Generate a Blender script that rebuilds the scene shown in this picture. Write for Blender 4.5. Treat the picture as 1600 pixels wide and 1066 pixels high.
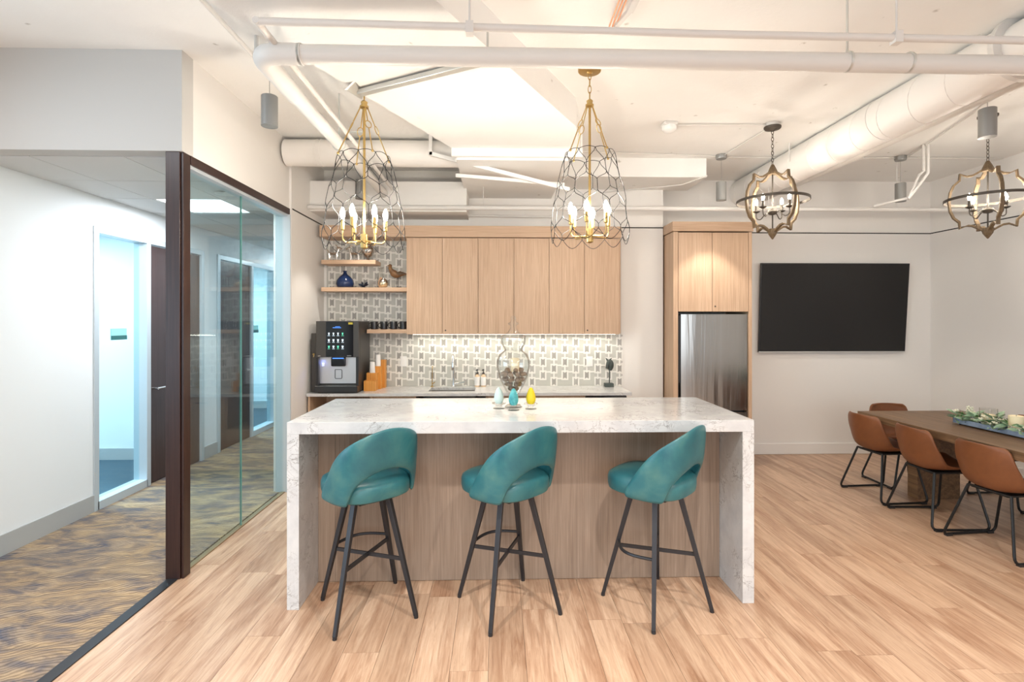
import bpy, bmesh, math, random
from mathutils import Vector, Matrix, Euler
random.seed(7)
PI = math.pi
for o in list(bpy.data.objects): bpy.data.objects.remove(o)
SC = bpy.context.scene
COL = SC.collection

# ---------------------------------------------------------------- camera, world, light, exposure
cam_d = bpy.data.cameras.new('camera'); cam = bpy.data.objects.new('camera', cam_d); COL.objects.link(cam)
cam.location = (0, 0, 1.65); cam.rotation_euler = (PI/2, 0, -math.atan(22.5/820))
cam_d.sensor_width = 36; cam_d.lens = 820/1600*36; cam_d.shift_y = -33/1600; cam_d.clip_start = .05
SC.camera = cam
vs = SC.view_settings
vs.view_transform = 'Standard'; vs.look = 'None'; vs.gamma = 1; vs.use_curve_mapping = False
vs.exposure = .20
W = bpy.data.worlds.new('world'); SC.world = W; W.use_nodes = True
W.node_tree.nodes['Background'].inputs[0].default_value = (.85, .93, 1, 1)
W.node_tree.nodes['Background'].inputs[1].default_value = 1.0

def area(name, loc, rot, sx, sy, power, col):
    l = bpy.data.lights.new(name, 'AREA'); l.shape = 'RECTANGLE'; l.size = sx; l.size_y = sy
    l.energy = power; l.color = col
    o = bpy.data.objects.new(name, l); COL.objects.link(o); o.location = loc; o.rotation_euler = rot
    return o
def spot(name, loc, power, col, ang=70, blend=.5, r=.035, rot=(0, 0, 0)):
    l = bpy.data.lights.new(name, 'SPOT'); l.energy = power; l.color = col
    l.spot_size = math.radians(ang); l.spot_blend = blend; l.shadow_soft_size = r
    o = bpy.data.objects.new(name, l); COL.objects.link(o); o.location = loc; o.rotation_euler = rot
    return o
WARM = (1, .84, .66); NEUT = (1, .95, .88); COOL = (.80, .90, 1); BLUE = (.50, .78, 1)
# daylight through the windows behind and to the left of the camera
area('window_light', (1.2, -3.8, 1.6), (PI/2, 0, 0), 6.5, 2.2, 105, (.95, .97, 1))
area('window_light', (-5.3, 0.3, 1.6), (PI/2, 0, -PI/2), 4.0, 2.2, 120, (.55, .80, 1))
# added fill lamps at ceiling height, unseen behind the camera
area('added_fill_light', (-.6, -.6, 3.0), (0, 0, 0), .3, 3.0, 46, NEUT)
area('added_fill_light', (2.6, -.6, 3.0), (0, 0, 0), .3, 3.0, 46, NEUT)
# corridor troffers and side rooms
area('corridor_light', (-2.76, 5.02, 2.70), (0, 0, 0), .58, .58, 46, (.86, .94, 1))
area('corridor_light', (-2.76, 8.6, 2.70), (0, 0, 0), .58, .58, 26, (.86, .94, 1))
area('corridor_light', (-2.9, 1.9, 3.25), (0, 0, 0), .58, .58, 20, (.9, .95, 1))
area('side_room_light', (-4.9, 4.9, 2.72), (0, 0, 0), 1.2, 1.2, 130, (.72, .91, 1))
area('side_room_light', (-4.9, 8.2, 2.72), (0, 0, 0), 1.2, 1.2, 130, (.72, .91, 1))
# under-cabinet strip
area('under_cabinet_light', (.17, 5.93, 1.478), (math.radians(-8), 0, 0), 2.25, .03, 3.6, (1, .94, .80))
SPOTS = [(-1.455, 3.39, 2.885), (2.314, 5.37, 2.885), (4.208, 5.37, 2.885), (3.312, 3.46, 2.885), (-1.401, 5.40, 2.885)]
for i, p in enumerate(SPOTS):
    spot('downlight', (p[0], p[1], p[2] - .015), [36, 50, 24, 30, 36][i], (1, .94, .86), 82, .35)
spot('machine_light', (-1.83, 5.515, 1.235), .8, (.18, .28, 1), 150, .6, .02)
for p in [(-.9, 1.55, 2.88), (.75, 1.5, 2.88), (2.4, 1.5, 2.88)]:
    spot('downlight', p, 135, (1, .95, .89), 105, .6, .03)

# ---------------------------------------------------------------- materials
def newmat(name):
    m = bpy.data.materials.new(name); m.use_nodes = True
    nt = m.node_tree; b = nt.nodes['Principled BSDF']
    return m, nt, b
def srgb(r, g, b):
    f = lambda c: (c/255/12.92) if c/255 <= .04045 else ((c/255+.055)/1.055)**2.4
    return (f(r), f(g), f(b), 1)
def N(nt, t, **kw):
    n = nt.nodes.new(t)
    for k, v in kw.items():
        if hasattr(n, k): setattr(n, k, v)
    return n
def simple(name, col, rough=.5, metal=0, emit=None, es=0, coat=0, spec=None, alpha=None):
    m, nt, b = newmat(name)
    b.inputs['Base Color'].default_value = col; b.inputs['Roughness'].default_value = rough
    b.inputs['Metallic'].default_value = metal
    if emit: b.inputs['Emission Color'].default_value = emit; b.inputs['Emission Strength'].default_value = es
    if coat: b.inputs['Coat Weight'].default_value = coat; b.inputs['Coat Roughness'].default_value = .05
    if spec is not None: b.inputs['Specular IOR Level'].default_value = spec
    return m
def coords(nt, kind='pos', scale=(1, 1, 1), rot=(0, 0, 0), rnd=False):
    if kind == 'pos': src = N(nt, 'ShaderNodeNewGeometry').outputs['Position']
    else: src = N(nt, 'ShaderNodeTexCoord').outputs['Object']
    if rnd:
        oi = N(nt, 'ShaderNodeObjectInfo'); mul = N(nt, 'ShaderNodeVectorMath', operation='SCALE')
        cmb = N(nt, 'ShaderNodeCombineXYZ')
        for k in range(3): nt.links.new(oi.outputs['Random'], cmb.inputs[k])
        nt.links.new(cmb.outputs[0], mul.inputs[0]); mul.inputs['Scale'].default_value = 37
        add = N(nt, 'ShaderNodeVectorMath', operation='ADD')
        nt.links.new(src, add.inputs[0]); nt.links.new(mul.outputs[0], add.inputs[1]); src = add.outputs[0]
    mp = N(nt, 'ShaderNodeMapping'); mp.inputs['Scale'].default_value = scale; mp.inputs['Rotation'].default_value = rot
    nt.links.new(src, mp.inputs[0]); return mp.outputs[0]
def noise(nt, vec, scale=1, detail=4, rough=.55, dist=0):
    n = N(nt, 'ShaderNodeTexNoise'); nt.links.new(vec, n.inputs['Vector'])
    n.inputs['Scale'].default_value = scale; n.inputs['Detail'].default_value = detail
    n.inputs['Roughness'].default_value = rough; n.inputs['Distortion'].default_value = dist
    return n.outputs['Fac']
def ramp(nt, fac, stops):
    r = N(nt, 'ShaderNodeValToRGB'); nt.links.new(fac, r.inputs[0]); cr = r.color_ramp
    while len(cr.elements) < len(stops): cr.elements.new(.5)
    for e, (p, c) in zip(cr.elements, stops): e.position = p; e.color = c
    return r.outputs[0]
def mixc(nt, a, b, fac, mode='MIX'):
    n = N(nt, 'ShaderNodeMix'); n.data_type = 'RGBA'; n.blend_type = mode
    for sock, v in ((n.inputs[6], a), (n.inputs[7], b), (n.inputs[0], fac)):
        if isinstance(v, (int, float)) or isinstance(v, tuple): sock.default_value = v
        else: nt.links.new(v, sock)
    return n.outputs[2]
def bump(nt, b, h, strength=.2, dist=.01):
    n = N(nt, 'ShaderNodeBump'); n.inputs['Strength'].default_value = strength; n.inputs['Distance'].default_value = dist
    nt.links.new(h, n.inputs['Height']); nt.links.new(n.outputs[0], b.inputs['Normal'])
def paint(name, col, rough=.7, bs=.05, sc=180):
    m, nt, b = newmat(name); b.inputs['Base Color'].default_value = col; b.inputs['Roughness'].default_value = rough
    b.inputs['Specular IOR Level'].default_value = .3
    bump(nt, b, noise(nt, coords(nt), sc, 2), bs, .002); return m
def wood(name, c1, c2, c3, axis='z', rough=.5, rnd=True, fine=1.0, strength=.08):
    m, nt, b = newmat(name)
    st = {'z': (110, 110, 2.4), 'y': (40, 1.5, 40), 'x': (2.4, 110, 110)}[axis]
    v = coords(nt, 'pos', st, rnd=rnd)
    n1 = noise(nt, v, 1.0*fine, 5, .6, .6)
    st2 = {'z': (8, 8, .6), 'y': (5.5, .55, 5.5), 'x': (.6, 8, 8)}[axis]
    n2 = noise(nt, coords(nt, 'pos', st2, rnd=rnd), 1.0, 4, .6, 1.4)
    col = ramp(nt, n1, [(.30, c1), (.55, c2), (.72, c3)])
    col = mixc(nt, col, ramp(nt, n2, [(.35, c1), (.65, c3)]), .16)
    nt.links.new(col, b.inputs['Base Color']); b.inputs['Roughness'].default_value = rough
    bump(nt, b, n1, strength, .002); return m
M = {}
M['wall'] = paint('wall_paint', (.80, .775, .74, 1))
M['wall_cool'] = paint('wall_paint_corridor', (.80, .81, .83, 1))
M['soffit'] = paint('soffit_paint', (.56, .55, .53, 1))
M['trimw'] = simple('white_trim', (.82, .80, .77, 1), .4)
M['base_grey'] = simple('grey_rubber_base', (.42, .42, .42, 1), .5)
def concrete():
    m, nt, b = newmat('painted_concrete')
    v = coords(nt)
    vo = N(nt, 'ShaderNodeTexVoronoi'); nt.links.new(v, vo.inputs['Vector']); vo.inputs['Scale'].default_value = 5
    msk = ramp(nt, vo.outputs['Distance'], [(0, (1, 1, 1, 1)), (.11, (0, 0, 0, 1))])
    big = noise(nt, v, 1.3, 3)
    gate = ramp(nt, noise(nt, v, 30, 3), [(.47, (0, 0, 0, 1)), (.56, (1, 1, 1, 1))])
    f = mixc(nt, msk, gate, 1.0, 'MULTIPLY')
    base = ramp(nt, big, [(.3, (.82, .805, .775, 1)), (.7, (.86, .85, .825, 1))])
    col = mixc(nt, base, (.34, .30, .25, 1), f)
    nt.links.new(col, b.inputs['Base Color']); b.inputs['Roughness'].default_value = .75
    bump(nt, b, noise(nt, v, 14, 6, .7), .25, .01); return m
M['conc'] = concrete()
M['pipe'] = paint('painted_pipe', (.68, .66, .63, 1), .45, .03)
M['duct'] = paint('painted_duct', (.83, .80, .76, 1), .5, .03)
M['cab'] = wood('light_oak_veneer', srgb(180, 148, 120), srgb(200, 168, 139), srgb(214, 186, 159), 'z', .5)
M['cabh'] = wood('light_oak_veneer_horizontal', srgb(180, 148, 120), srgb(200, 168, 139), srgb(214, 186, 159), 'x', .5)
M['panel'] = wood('shaded_oak_panel', srgb(134, 114, 98), srgb(154, 134, 117), srgb(170, 150, 133), 'z', .5)  # same oak as the cabinets, with its shade painted in as darker tones
M['gap'] = simple('dark_gap', (.02, .018, .015, 1), .8)
M['walnut'] = wood('dark_walnut', srgb(40, 24, 22), srgb(54, 33, 29), srgb(68, 44, 37), 'z', .35)
M['door'] = wood('dark_door_veneer', srgb(52, 38, 38), srgb(66, 49, 48), srgb(80, 60, 57), 'z', .35)
M['alu'] = simple('painted_aluminium_frame', (.55, .60, .64, 1), .35, .2)
def floor_mat():
    m, nt, b = newmat('oak_plank')
    v = coords(nt, 'pos', (44, 2.6, 44), rnd=True)
    n1 = noise(nt, v, 1.0, 7, .72, 1.6)
    n2 = noise(nt, coords(nt, 'pos', (6, .5, 6), rnd=True), 1, 3, .5, 2.2)
    c = ramp(nt, n1, [(.32, srgb(132, 95, 72)), (.48, srgb(180, 142, 114)), (.66, srgb(210, 180, 154))])
    c2 = ramp(nt, n2, [(.36, srgb(152, 114, 88)), (.60, srgb(220, 190, 162))])
    c = mixc(nt, c, c2, .45)
    oi = N(nt, 'ShaderNodeObjectInfo')
    tint = ramp(nt, oi.outputs['Random'], [(0, (.80, .78, .76, 1)), (.35, (.95, .94, .93, 1)), (.8, (1, 1, 1, 1)), (1, (.88, .83, .78, 1))])
    c = mixc(nt, c, tint, 1.0, 'MULTIPLY')
    nt.links.new(c, b.inputs['Base Color']); b.inputs['Roughness'].default_value = .34
    bump(nt, b, n1, .05, .001); return m
M['plank'] = floor_mat()
def quartz():
    m, nt, b = newmat('veined_quartz')
    v = coords(nt)
    def vein(sc, wid, d):
        n = noise(nt, v, sc, 7, .62, d)
        a = N(nt, 'ShaderNodeMath', operation='SUBTRACT'); nt.links.new(n, a.inputs[0]); a.inputs[1].default_value = .5
        ab = N(nt, 'ShaderNodeMath', operation='ABSOLUTE'); nt.links.new(a.outputs[0], ab.inputs[0])
        return ramp(nt, ab.outputs[0], [(0, (1, 1, 1, 1)), (wid, (0, 0, 0, 1))])
    v1 = vein(3.4, .010, 1.3); v2 = vein(7.0, .012, 1.8)
    gate = ramp(nt, noise(nt, v, 4.5, 3), [(.46, (0, 0, 0, 1)), (.58, (1, 1, 1, 1))])
    veins = mixc(nt, mixc(nt, v1, v2, 1.0, 'ADD'), gate, 1.0, 'MULTIPLY')
    base = ramp(nt, noise(nt, v, 9, 5), [(.3, (.53, .53, .535, 1)), (.6, (.63, .63, .625, 1))])
    c = mixc(nt, base, (.30, .28, .27, 1), veins)
    nt.links.new(c, b.inputs['Base Color']); b.inputs['Roughness'].default_value = .14; return m
M['quartz'] = quartz()
def carpet():
    m, nt, b = newmat('corridor_carpet')
    v0 = coords(nt, 'pos', (1, 1, 1), (0, 0, math.radians(62)))
    wv = N(nt, 'ShaderNodeTexWave'); nt.links.new(v0, wv.inputs['Vector'])
    wv.inputs['Scale'].default_value = 12; wv.inputs['Distortion'].default_value = 14; wv.inputs['Detail'].default_value = 2
    wv.inputs['Detail Scale'].default_value = .5
    v1 = coords(nt, 'pos', (2.6, 6.5, 1), (0, 0, math.radians(-28)))
    n1 = noise(nt, v1, 1.0, 4, .6, 1.6)
    n3 = noise(nt, coords(nt, 'pos', (2, 4.5, 1), (0, 0, math.radians(10))), 1.3, 3, .6, .8)
    c = ramp(nt, n1, [(.32, srgb(92, 94, 106)), (.44, srgb(138, 120, 106)), (.56, srgb(184, 156, 122)), (.72, srgb(222, 192, 150))])
    c = mixc(nt, c, ramp(nt, n3, [(.40, srgb(112, 118, 132)), (.62, srgb(196, 168, 134))]), .35)
    s = ramp(nt, wv.outputs['Fac'], [(.25, (.30, .29, .31, 1)), (.6, (1, 1, 1, 1))])
    c = mixc(nt, c, s, .5, 'MULTIPLY')
    fz = noise(nt, coords(nt), 420, 2)
    c = mixc(nt, c, ramp(nt, fz, [(.3, (.55, .55, .55, 1)), (.7, (1, 1, 1, 1))]), .7, 'MULTIPLY')
    nt.links.new(c, b.inputs['Base Color']); b.inputs['Roughness'].default_value = .95
    b.inputs['Specular IOR Level'].default_value = .1
    bump(nt, b, fz, .5, .004); return m
M['carpet'] = carpet()
M['carpet2'] = simple('teal_carpet', (.06, .10, .13, 1), .95)
def leather(name, c1, c2, c3, rough, sc=5):
    m, nt, b = newmat(name)
    n1 = noise(nt, coords(nt, 'obj'), sc, 5, .6, .4)
    nt.links.new(ramp(nt, n1, [(.3, c1), (.52, c2), (.75, c3)]), b.inputs['Base Color'])
    b.inputs['Roughness'].default_value = rough
    bump(nt, b, noise(nt, coords(nt, 'obj'), 260, 3), .10, .002); return m
M['teal'] = leather('teal_leather', srgb(28, 84, 96), srgb(44, 102, 108), srgb(78, 122, 116), .36)
M['tan'] = leather('tan_leather', srgb(104, 60, 34), srgb(124, 75, 43), srgb(140, 88, 54), .42, 3)
M['iron'] = simple('charcoal_steel', (.045, .045, .05, 1), .42, .6)
M['blackm'] = simple('black_metal', (.016, .016, .017, 1), .4, .4)
M['brass'] = simple('brushed_brass', (.52, .36, .14, 1), .32, 1)
M['bronze'] = simple('weathered_bronze', (.10, .085, .07, 1), .5, .7)
M['orbwood'] = wood('weathered_wood', srgb(80, 64, 46), srgb(112, 92, 66), srgb(140, 118, 88), 'z', .6, False)
M['bulb'] = simple('lit_bulb', (1, 1, 1, 1), .5, 0, (1, .92, .80, 1), 300)
M['bulb2'] = simple('lit_small_bulb', (1, 1, 1, 1), .5, 0, (1, .92, .80, 1), 380)
M['lamp_lens'] = simple('lit_lens', (1, 1, 1, 1), .5, 0, (1, .92, .80, 1), 12)
M['panel_light'] = simple('lit_diffuser', (1, 1, 1, 1), .5, 0, (.90, .96, 1, 1), 4)
M['ledstrip'] = simple('lit_led_strip', (1, 1, 1, 1), .5, 0, (1, .93, .75, 1), 9)
M['greymet'] = simple('grey_lamp_metal', (.30, .30, .29, 1), .4, .5)
M['chrome'] = simple('chrome', (.75, .75, .75, 1), .12, 1)
M['silver'] = simple('polished_silver', (.62, .58, .54, 1), .18, 1)
M['galv'] = simple('galvanised_channel', (.62, .63, .60, 1), .35, .6)
M['white'] = simple('white_plastic', (.82, .81, .79, 1), .4)
M['paper'] = simple('white_paper', (.88, .87, .85, 1), .7)
M['black'] = simple('black_gloss', (.008, .008, .010, 1), .12, 0, spec=.4)
M['blackp'] = simple('black_plastic', (.02, .02, .022, 1), .35)
M['dkgrey'] = simple('dark_grey_casing', (.075, .07, .065, 1), .38, .4)
M['tv'] = simple('television_glass', (.006, .0055, .006, 1), .08, spec=.45)
M['mug'] = simple('black_ceramic', (.018, .018, .02, 1), .25)
M['bluegl'] = simple('blue_ceramic', srgb(24, 44, 82), .15)
M['bamboo'] = wood('bamboo', srgb(196, 126, 44), srgb(222, 152, 66), srgb(234, 172, 92), 'z', .45, False)
M['tiledark'] = simple('grey_stone_tile', (.34, .325, .30, 1), .35)
M['tilelight'] = simple('pale_grey_tile', (.52, .515, .47, 1), .35)
M['tilewhite'] = simple('white_marble_tile', (.80, .78, .73, 1), .3)
M['wax'] = simple('cream_wax', (.85, .74, .50, 1), .5)
M['waxw'] = simple('pale_green_wax', (.62, .76, .72, 1), .5)
M['waxy'] = simple('yellow_wax', (.86, .66, .02, 1), .45)
M['stone'] = leather('brown_pebble', srgb(92, 70, 54), srgb(128, 104, 82), srgb(160, 138, 112), .5, 9)
M['birdw'] = leather('carved_brown_wood', srgb(70, 46, 26), srgb(120, 84, 50), srgb(160, 120, 76), .5, 14)
M['verdi'] = simple('dark_verdigris', (.06, .075, .07, 1), .5, .3)
M['leaf'] = leather('grey_green_leaf', srgb(110, 142, 108), srgb(156, 184, 152), srgb(200, 214, 186), .55, 20)
M['leafd'] = simple('dark_green_leaf', srgb(78, 122, 66), .5)
M['petal'] = simple('cream_petal', (.80, .78, .62, 1), .6)
M['traym'] = leather('blue_grey_zinc', srgb(108, 126, 150), srgb(138, 156, 180), srgb(160, 176, 196), .45, 12)
M['ctile'] = paint('ceiling_tile', (.66, .665, .66, 1), .9, .3, 260)
M['iconw'] = simple('lit_icon_white', (0, 0, 0, 1), .5, 0, (.75, .9, 1, 1), 1.6)
M['icong'] = simple('lit_icon_green', (0, 0, 0, 1), .5, 0, (.15, .85, .5, 1), 1.2)
M['iconb'] = simple('lit_icon_blue', (0, 0, 0, 1), .5, 0, (.08, .28, .9, 1), 1.4)
M['yellow'] = simple('yellow_label', (.55, .45, .05, 1), .5)
M['copper'] = simple('copper_tube', (.75, .38, .22, 1), .4, .6)
M['plaque'] = simple('green_plaque', (.03, .13, .13, 1), .3)
def mosaic_red(): return None
def steel():
    m, nt, b = newmat('brushed_stainless')
    b.inputs['Base Color'].default_value = (.33, .33, .32, 1); b.inputs['Metallic'].default_value = 1
    b.inputs['Roughness'].default_value = .20
    v = coords(nt, 'pos', (9, 9, .5)); n = noise(nt, v, 1, 3, .5, .5)
    bump(nt, b, n, .55, .012); return m
M['steel'] = steel()
M['sinks'] = simple('sink_steel', (.5, .48, .44, 1), .3, 1)
def glass(name, tint, refl=1.0, ior=1.5, base=.02, edge=None):
    m = bpy.data.materials.new(name); m.use_nodes = True; nt = m.node_tree; nt.nodes.clear()
    out = N(nt, 'ShaderNodeOutputMaterial'); tr = N(nt, 'ShaderNodeBsdfTransparent'); gl = N(nt, 'ShaderNodeBsdfGlossy')
    tr.inputs[0].default_value = tint; gl.inputs['Roughness'].default_value = .01
    if edge:
        lw = N(nt, 'ShaderNodeLayerWeight'); lw.inputs[0].default_value = .5
        nt.links.new(ramp(nt, lw.outputs['Facing'], [(.55, tint), (.97, edge)]), tr.inputs[0])
    gl.inputs[0].default_value = (1, 1, 1, 1)
    fr = N(nt, 'ShaderNodeLayerWeight'); fr.inputs[0].default_value = .5
    pw_ = N(nt, 'ShaderNodeMath', operation='POWER'); nt.links.new(fr.outputs['Facing'], pw_.inputs[0]); pw_.inputs[1].default_value = 4
    mu = N(nt, 'ShaderNodeMath', operation='MULTIPLY_ADD'); nt.links.new(pw_.outputs[0], mu.inputs[0])
    mu.inputs[1].default_value = refl; mu.inputs[2].default_value = base
    mx = N(nt, 'ShaderNodeMixShader'); nt.links.new(mu.outputs[0], mx.inputs[0])
    nt.links.new(tr.outputs[0], mx.inputs[1]); nt.links.new(gl.outputs[0], mx.inputs[2]); nt.links.new(mx.outputs[0], out.inputs[0])
    return m
M['glass'] = glass('teal_tinted_glass', (.86, .945, .95, 1), .35, 1.5, .05)
M['glassc'] = glass('clear_jar_glass', (.965, .97, .965, 1), .7, 1.5, .05, (.50, .50, .48, 1))
M['glasse'] = simple('glass_edge', (.18, .42, .38, 1), .2)
M['amber'] = glass('amber_glass', (.92, .72, .55, 1), 1.3, 1.5, .06)
M['glassb'] = glass('office_sidelight_glass', (.84, .955, .985, 1), .3)

# ---------------------------------------------------------------- mesh builder
def offs(p):
    v = Vector((0, 0, 0))
    while p is not None: v += Vector(p.location); p = p.parent
    return v
class MB:
    def __init__(s): s.v = []; s.f = []
    def add(s, vs_, fs):
        k = len(s.v); s.v += [tuple(v) for v in vs_]; s.f += [tuple(i + k for i in f) for f in fs]; return s
    def box(s, x0, x1, y0, y1, z0, z1):
        x0, x1 = min(x0, x1), max(x0, x1); y0, y1 = min(y0, y1), max(y0, y1); z0, z1 = min(z0, z1), max(z0, z1)
        return s.add([(x0,y0,z0),(x1,y0,z0),(x1,y1,z0),(x0,y1,z0),(x0,y0,z1),(x1,y0,z1),(x1,y1,z1),(x0,y1,z1)],
                     [(0,3,2,1),(4,5,6,7),(0,1,5,4),(1,2,6,5),(2,3,7,6),(3,0,4,7)])
    def bar(s, p0, p1, w, h=None, w2=None, up=(0, 0, 1)):
        h = h or w; w2 = w2 or w; p0 = Vector(p0); p1 = Vector(p1); d = (p1 - p0).normalized(); u = Vector(up)
        if abs(d.dot(u)) > .98: u = Vector((0, 1, 0))
        a = d.cross(u).normalized(); b = a.cross(d)
        vs_ = []
        for p, ww, hh in ((p0, w, h), (p1, w2, h*w2/w)):
            for sa, sb in ((-1,-1),(1,-1),(1,1),(-1,1)): vs_.append(p + a*sa*ww/2 + b*sb*hh/2)
        return s.add(vs_, [(0,1,2,3),(7,6,5,4),(0,4,5,1),(1,5,6,2),(2,6,7,3),(3,7,4,0)])
    def tube(s, pts, r, n=8, closed=False, caps=True):
        pts = [Vector(p) for p in pts]; L = len(pts); rr = r if isinstance(r, (list, tuple)) else [r]*L
        prev = None; vs_ = []
        for i, p in enumerate(pts):
            if closed: t = pts[(i+1) % L] - pts[i-1]
            else: t = pts[min(i+1, L-1)] - pts[max(i-1, 0)]
            t.normalize()
            if prev is None:
                u = Vector((0,0,1)) if abs(t.z) < .9 else Vector((1,0,0)); a = t.cross(u).normalized()
            else:
                a = prev - t*prev.dot(t)
                a = a.normalized() if a.length > 1e-6 else t.orthogonal().normalized()
            prev = a; b = t.cross(a)
            for k in range(n):
                an = 2*PI*k/n; vs_.append(p + (a*math.cos(an) + b*math.sin(an))*rr[i])
        fs = []
        for i in range(L if closed else L-1):
            j = (i+1) % L
            for k in range(n): fs.append((i*n+k, i*n+(k+1) % n, j*n+(k+1) % n, j*n+k))
        if caps and not closed: fs.append(tuple(range(n))[::-1]); fs.append(tuple((L-1)*n+k for k in range(n)))
        return s.add(vs_, fs)
    def cyl(s, p0, p1, r0, r1=None, n=20): return s.tube([p0, p1], [r0, r0 if r1 is None else r1], n)
    def lathe(s, prof, c=(0, 0, 0), n=24, sx=1, sy=1):
        vs_ = []; L = len(prof)
        for r, z in prof:
            for k in range(n):
                a = 2*PI*k/n; vs_.append((c[0]+r*math.cos(a)*sx, c[1]+r*math.sin(a)*sy, c[2]+z))
        fs = [(i*n+k, i*n+(k+1) % n, (i+1)*n+(k+1) % n, (i+1)*n+k) for i in range(L-1) for k in range(n)]
        if prof[0][0] > 1e-5: fs.append(tuple(range(n))[::-1])
        if prof[-1][0] > 1e-5: fs.append(tuple((L-1)*n+k for k in range(n)))
        return s.add(vs_, fs)
    def ball(s, c, rx, ry=None, rz=None, n=12, m=8):
        ry = ry or rx; rz = rz or rx
        prof = [(max(math.sin(PI*i/m), 1e-4), -math.cos(PI*i/m)*rz) for i in range(m+1)]
        return s.lathe(prof, c, n, rx, ry)
    def prism(s, poly, z0, z1):
        n = len(poly); return s.add([(x, y, z0) for x, y in poly] + [(x, y, z1) for x, y in poly],
            [tuple(range(n))[::-1], tuple(range(n, 2*n))] + [(i, (i+1) % n, n+(i+1) % n, n+i) for i in range(n)])
    def build(s, name, mat, parent=None, label=None, cat=None, group=None, kind=None, smooth=False, bevel=0, org=None, merge=False, sub=0):
        me = bpy.data.meshes.new(name); o_ = offs(parent) if parent is not None else Vector((0, 0, 0))
        if org is not None: o_ = Vector(org)
        loc = o_ - (offs(parent) if parent is not None else Vector((0, 0, 0)))
        me.from_pydata([tuple(Vector(v) - o_) for v in s.v], [], s.f); me.update()
        bm = bmesh.new(); bm.from_mesh(me)
        if merge: bmesh.ops.remove_doubles(bm, verts=bm.verts, dist=1e-5)
        bmesh.ops.recalc_face_normals(bm, faces=bm.faces); bm.to_mesh(me); bm.free()
        me.materials.append(mat if not isinstance(mat, str) else M[mat])
        if smooth:
            me.shade_smooth(); me.set_sharp_from_angle(angle=math.radians(40))
        ob = bpy.data.objects.new(name, me); COL.objects.link(ob); ob.location = loc
        if parent is not None: ob.parent = parent
        if bevel:
            b = ob.modifiers.new('bevel', 'BEVEL'); b.width = bevel; b.segments = 2; b.limit_method = 'ANGLE'
        if sub:
            b = ob.modifiers.new('sub', 'SUBSURF'); b.levels = sub; b.render_levels = sub
        return tag(ob, label, cat, group, kind)
def tag(o, label=None, cat=None, group=None, kind=None):
    if label: o['label'] = label
    if cat: o['category'] = cat
    if group: o['group'] = group
    if kind: o['kind'] = kind
    return o
def thing(name, loc, label, cat, group=None, kind=None):
    o = bpy.data.objects.new(name, None); COL.objects.link(o); o.location = loc; o.empty_display_size = .1
    return tag(o, label, cat, group, kind)
def struct(name, mb, mat, label=None, parent=None, **k):
    return mb.build(name, mat, parent, label=label, kind='structure' if parent is None else None, **k)
def dup(root, loc, rz=None, label=None, group=None):
    def rec(o, p):
        c = o.copy(); COL.objects.link(c)
        if p is not None: c.parent = p
        for ch in list(o.children): rec(ch, c)
        return c
    r = rec(root, None); r.location = loc
    if rz is not None: r.rotation_euler = (0, 0, rz)
    if label: r['label'] = label
    if group: r['group'] = group
    return r
def smoothpath(pts, k=6):
    P = [Vector(p) for p in pts]; out = []
    for i in range(len(P)-1):
        a = P[max(i-1, 0)]; b = P[i]; c = P[i+1]; d = P[min(i+2, len(P)-1)]
        for j in range(k):
            t = j/k; out.append(.5*((2*b) + (c-a)*t + (2*a-5*b+4*c-d)*t*t + (-a+3*b-3*c+d)*t**3))
    out.append(P[-1]); return out
def rounded(pts, r, k=4):
    P = [Vector(p) for p in pts]; out = [P[0]]
    for i in range(1, len(P)-1):
        a, b, c = P[i-1], P[i], P[i+1]; u = (a-b).normalized(); v = (c-b).normalized()
        rr = min(r, (a-b).length*.45, (c-b).length*.45); p0 = b+u*rr; p1 = b+v*rr
        for j in range(k+1):
            t = j/k; out.append(p0*(1-t)**2 + b*2*t*(1-t) + p1*t*t)
    out.append(P[-1]); return out

# ---------------------------------------------------------------- dimensions
LX = -1.98           # kitchen left wall face
GX = -2.05           # glass plane
CX = -3.465          # corridor left wall face
YB = 6.05            # kitchen back wall
YT = 6.36            # television wall
RX = 5.36            # right wall
CZ = 3.36            # slab
RZ = 2.72            # reveal height

# ---------------------------------------------------------------- floor, ceiling, walls
fl = struct('floor', MB().box(-2.06, RX+.1, -4.1, YT+.1, -.10, -.006), 'gap', 'light oak plank floor of the kitchen and dining area')
pw, pl = .181, 1.22
x = -2.035; ci = 0; cache = {}
far = MB()
while x < RX:
    x1 = min(x+pw, RX)
    off = (ci*0.457 + (ci % 3)*.21) % pl
    y = 1.15 - off
    while y < YT:
        y0, y1 = max(y, 1.15), min(y+pl, YT)
        if y1 - y0 > .02:
            lx, ly = round(x1-x-.0016, 4), round(y1-y0-.0016, 4)
            key = (lx, ly)
            if key not in cache:
                o = MB().box(0, lx, 0, ly, -.005, .0).build('plank', 'plank', None)
                cache[key] = o.data
            else:
                o = bpy.data.objects.new('plank', cache[key]); COL.objects.link(o)
            o.parent = fl; o.location = (x+.0008, y0+.0008, random.uniform(-.0004, 0))
        y += pl
    far.box(x+.0008, x1-.0008, -4.0, 1.149, -.005, 0)
    x += pw; ci += 1
far.build('plank', 'plank', fl, kind='stuff')
struct('floor', MB().box(-6.6, -2.095, -4.1, 12.0, -.08, .002), 'carpet', 'brown and blue streaked patterned carpet of the corridor')
MB().box(-2.097, -2.03, -4.0, 3.39, -.004, .007).build('edge_strip', M['iron'], None, 'dark strip where the carpet meets the oak planks', 'strip', bevel=.002)
struct('floor', MB().box(-6.5, CX-.12, 3.2, 12.0, .002, .006), 'carpet2', 'dark teal carpet of the side offices')

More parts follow.
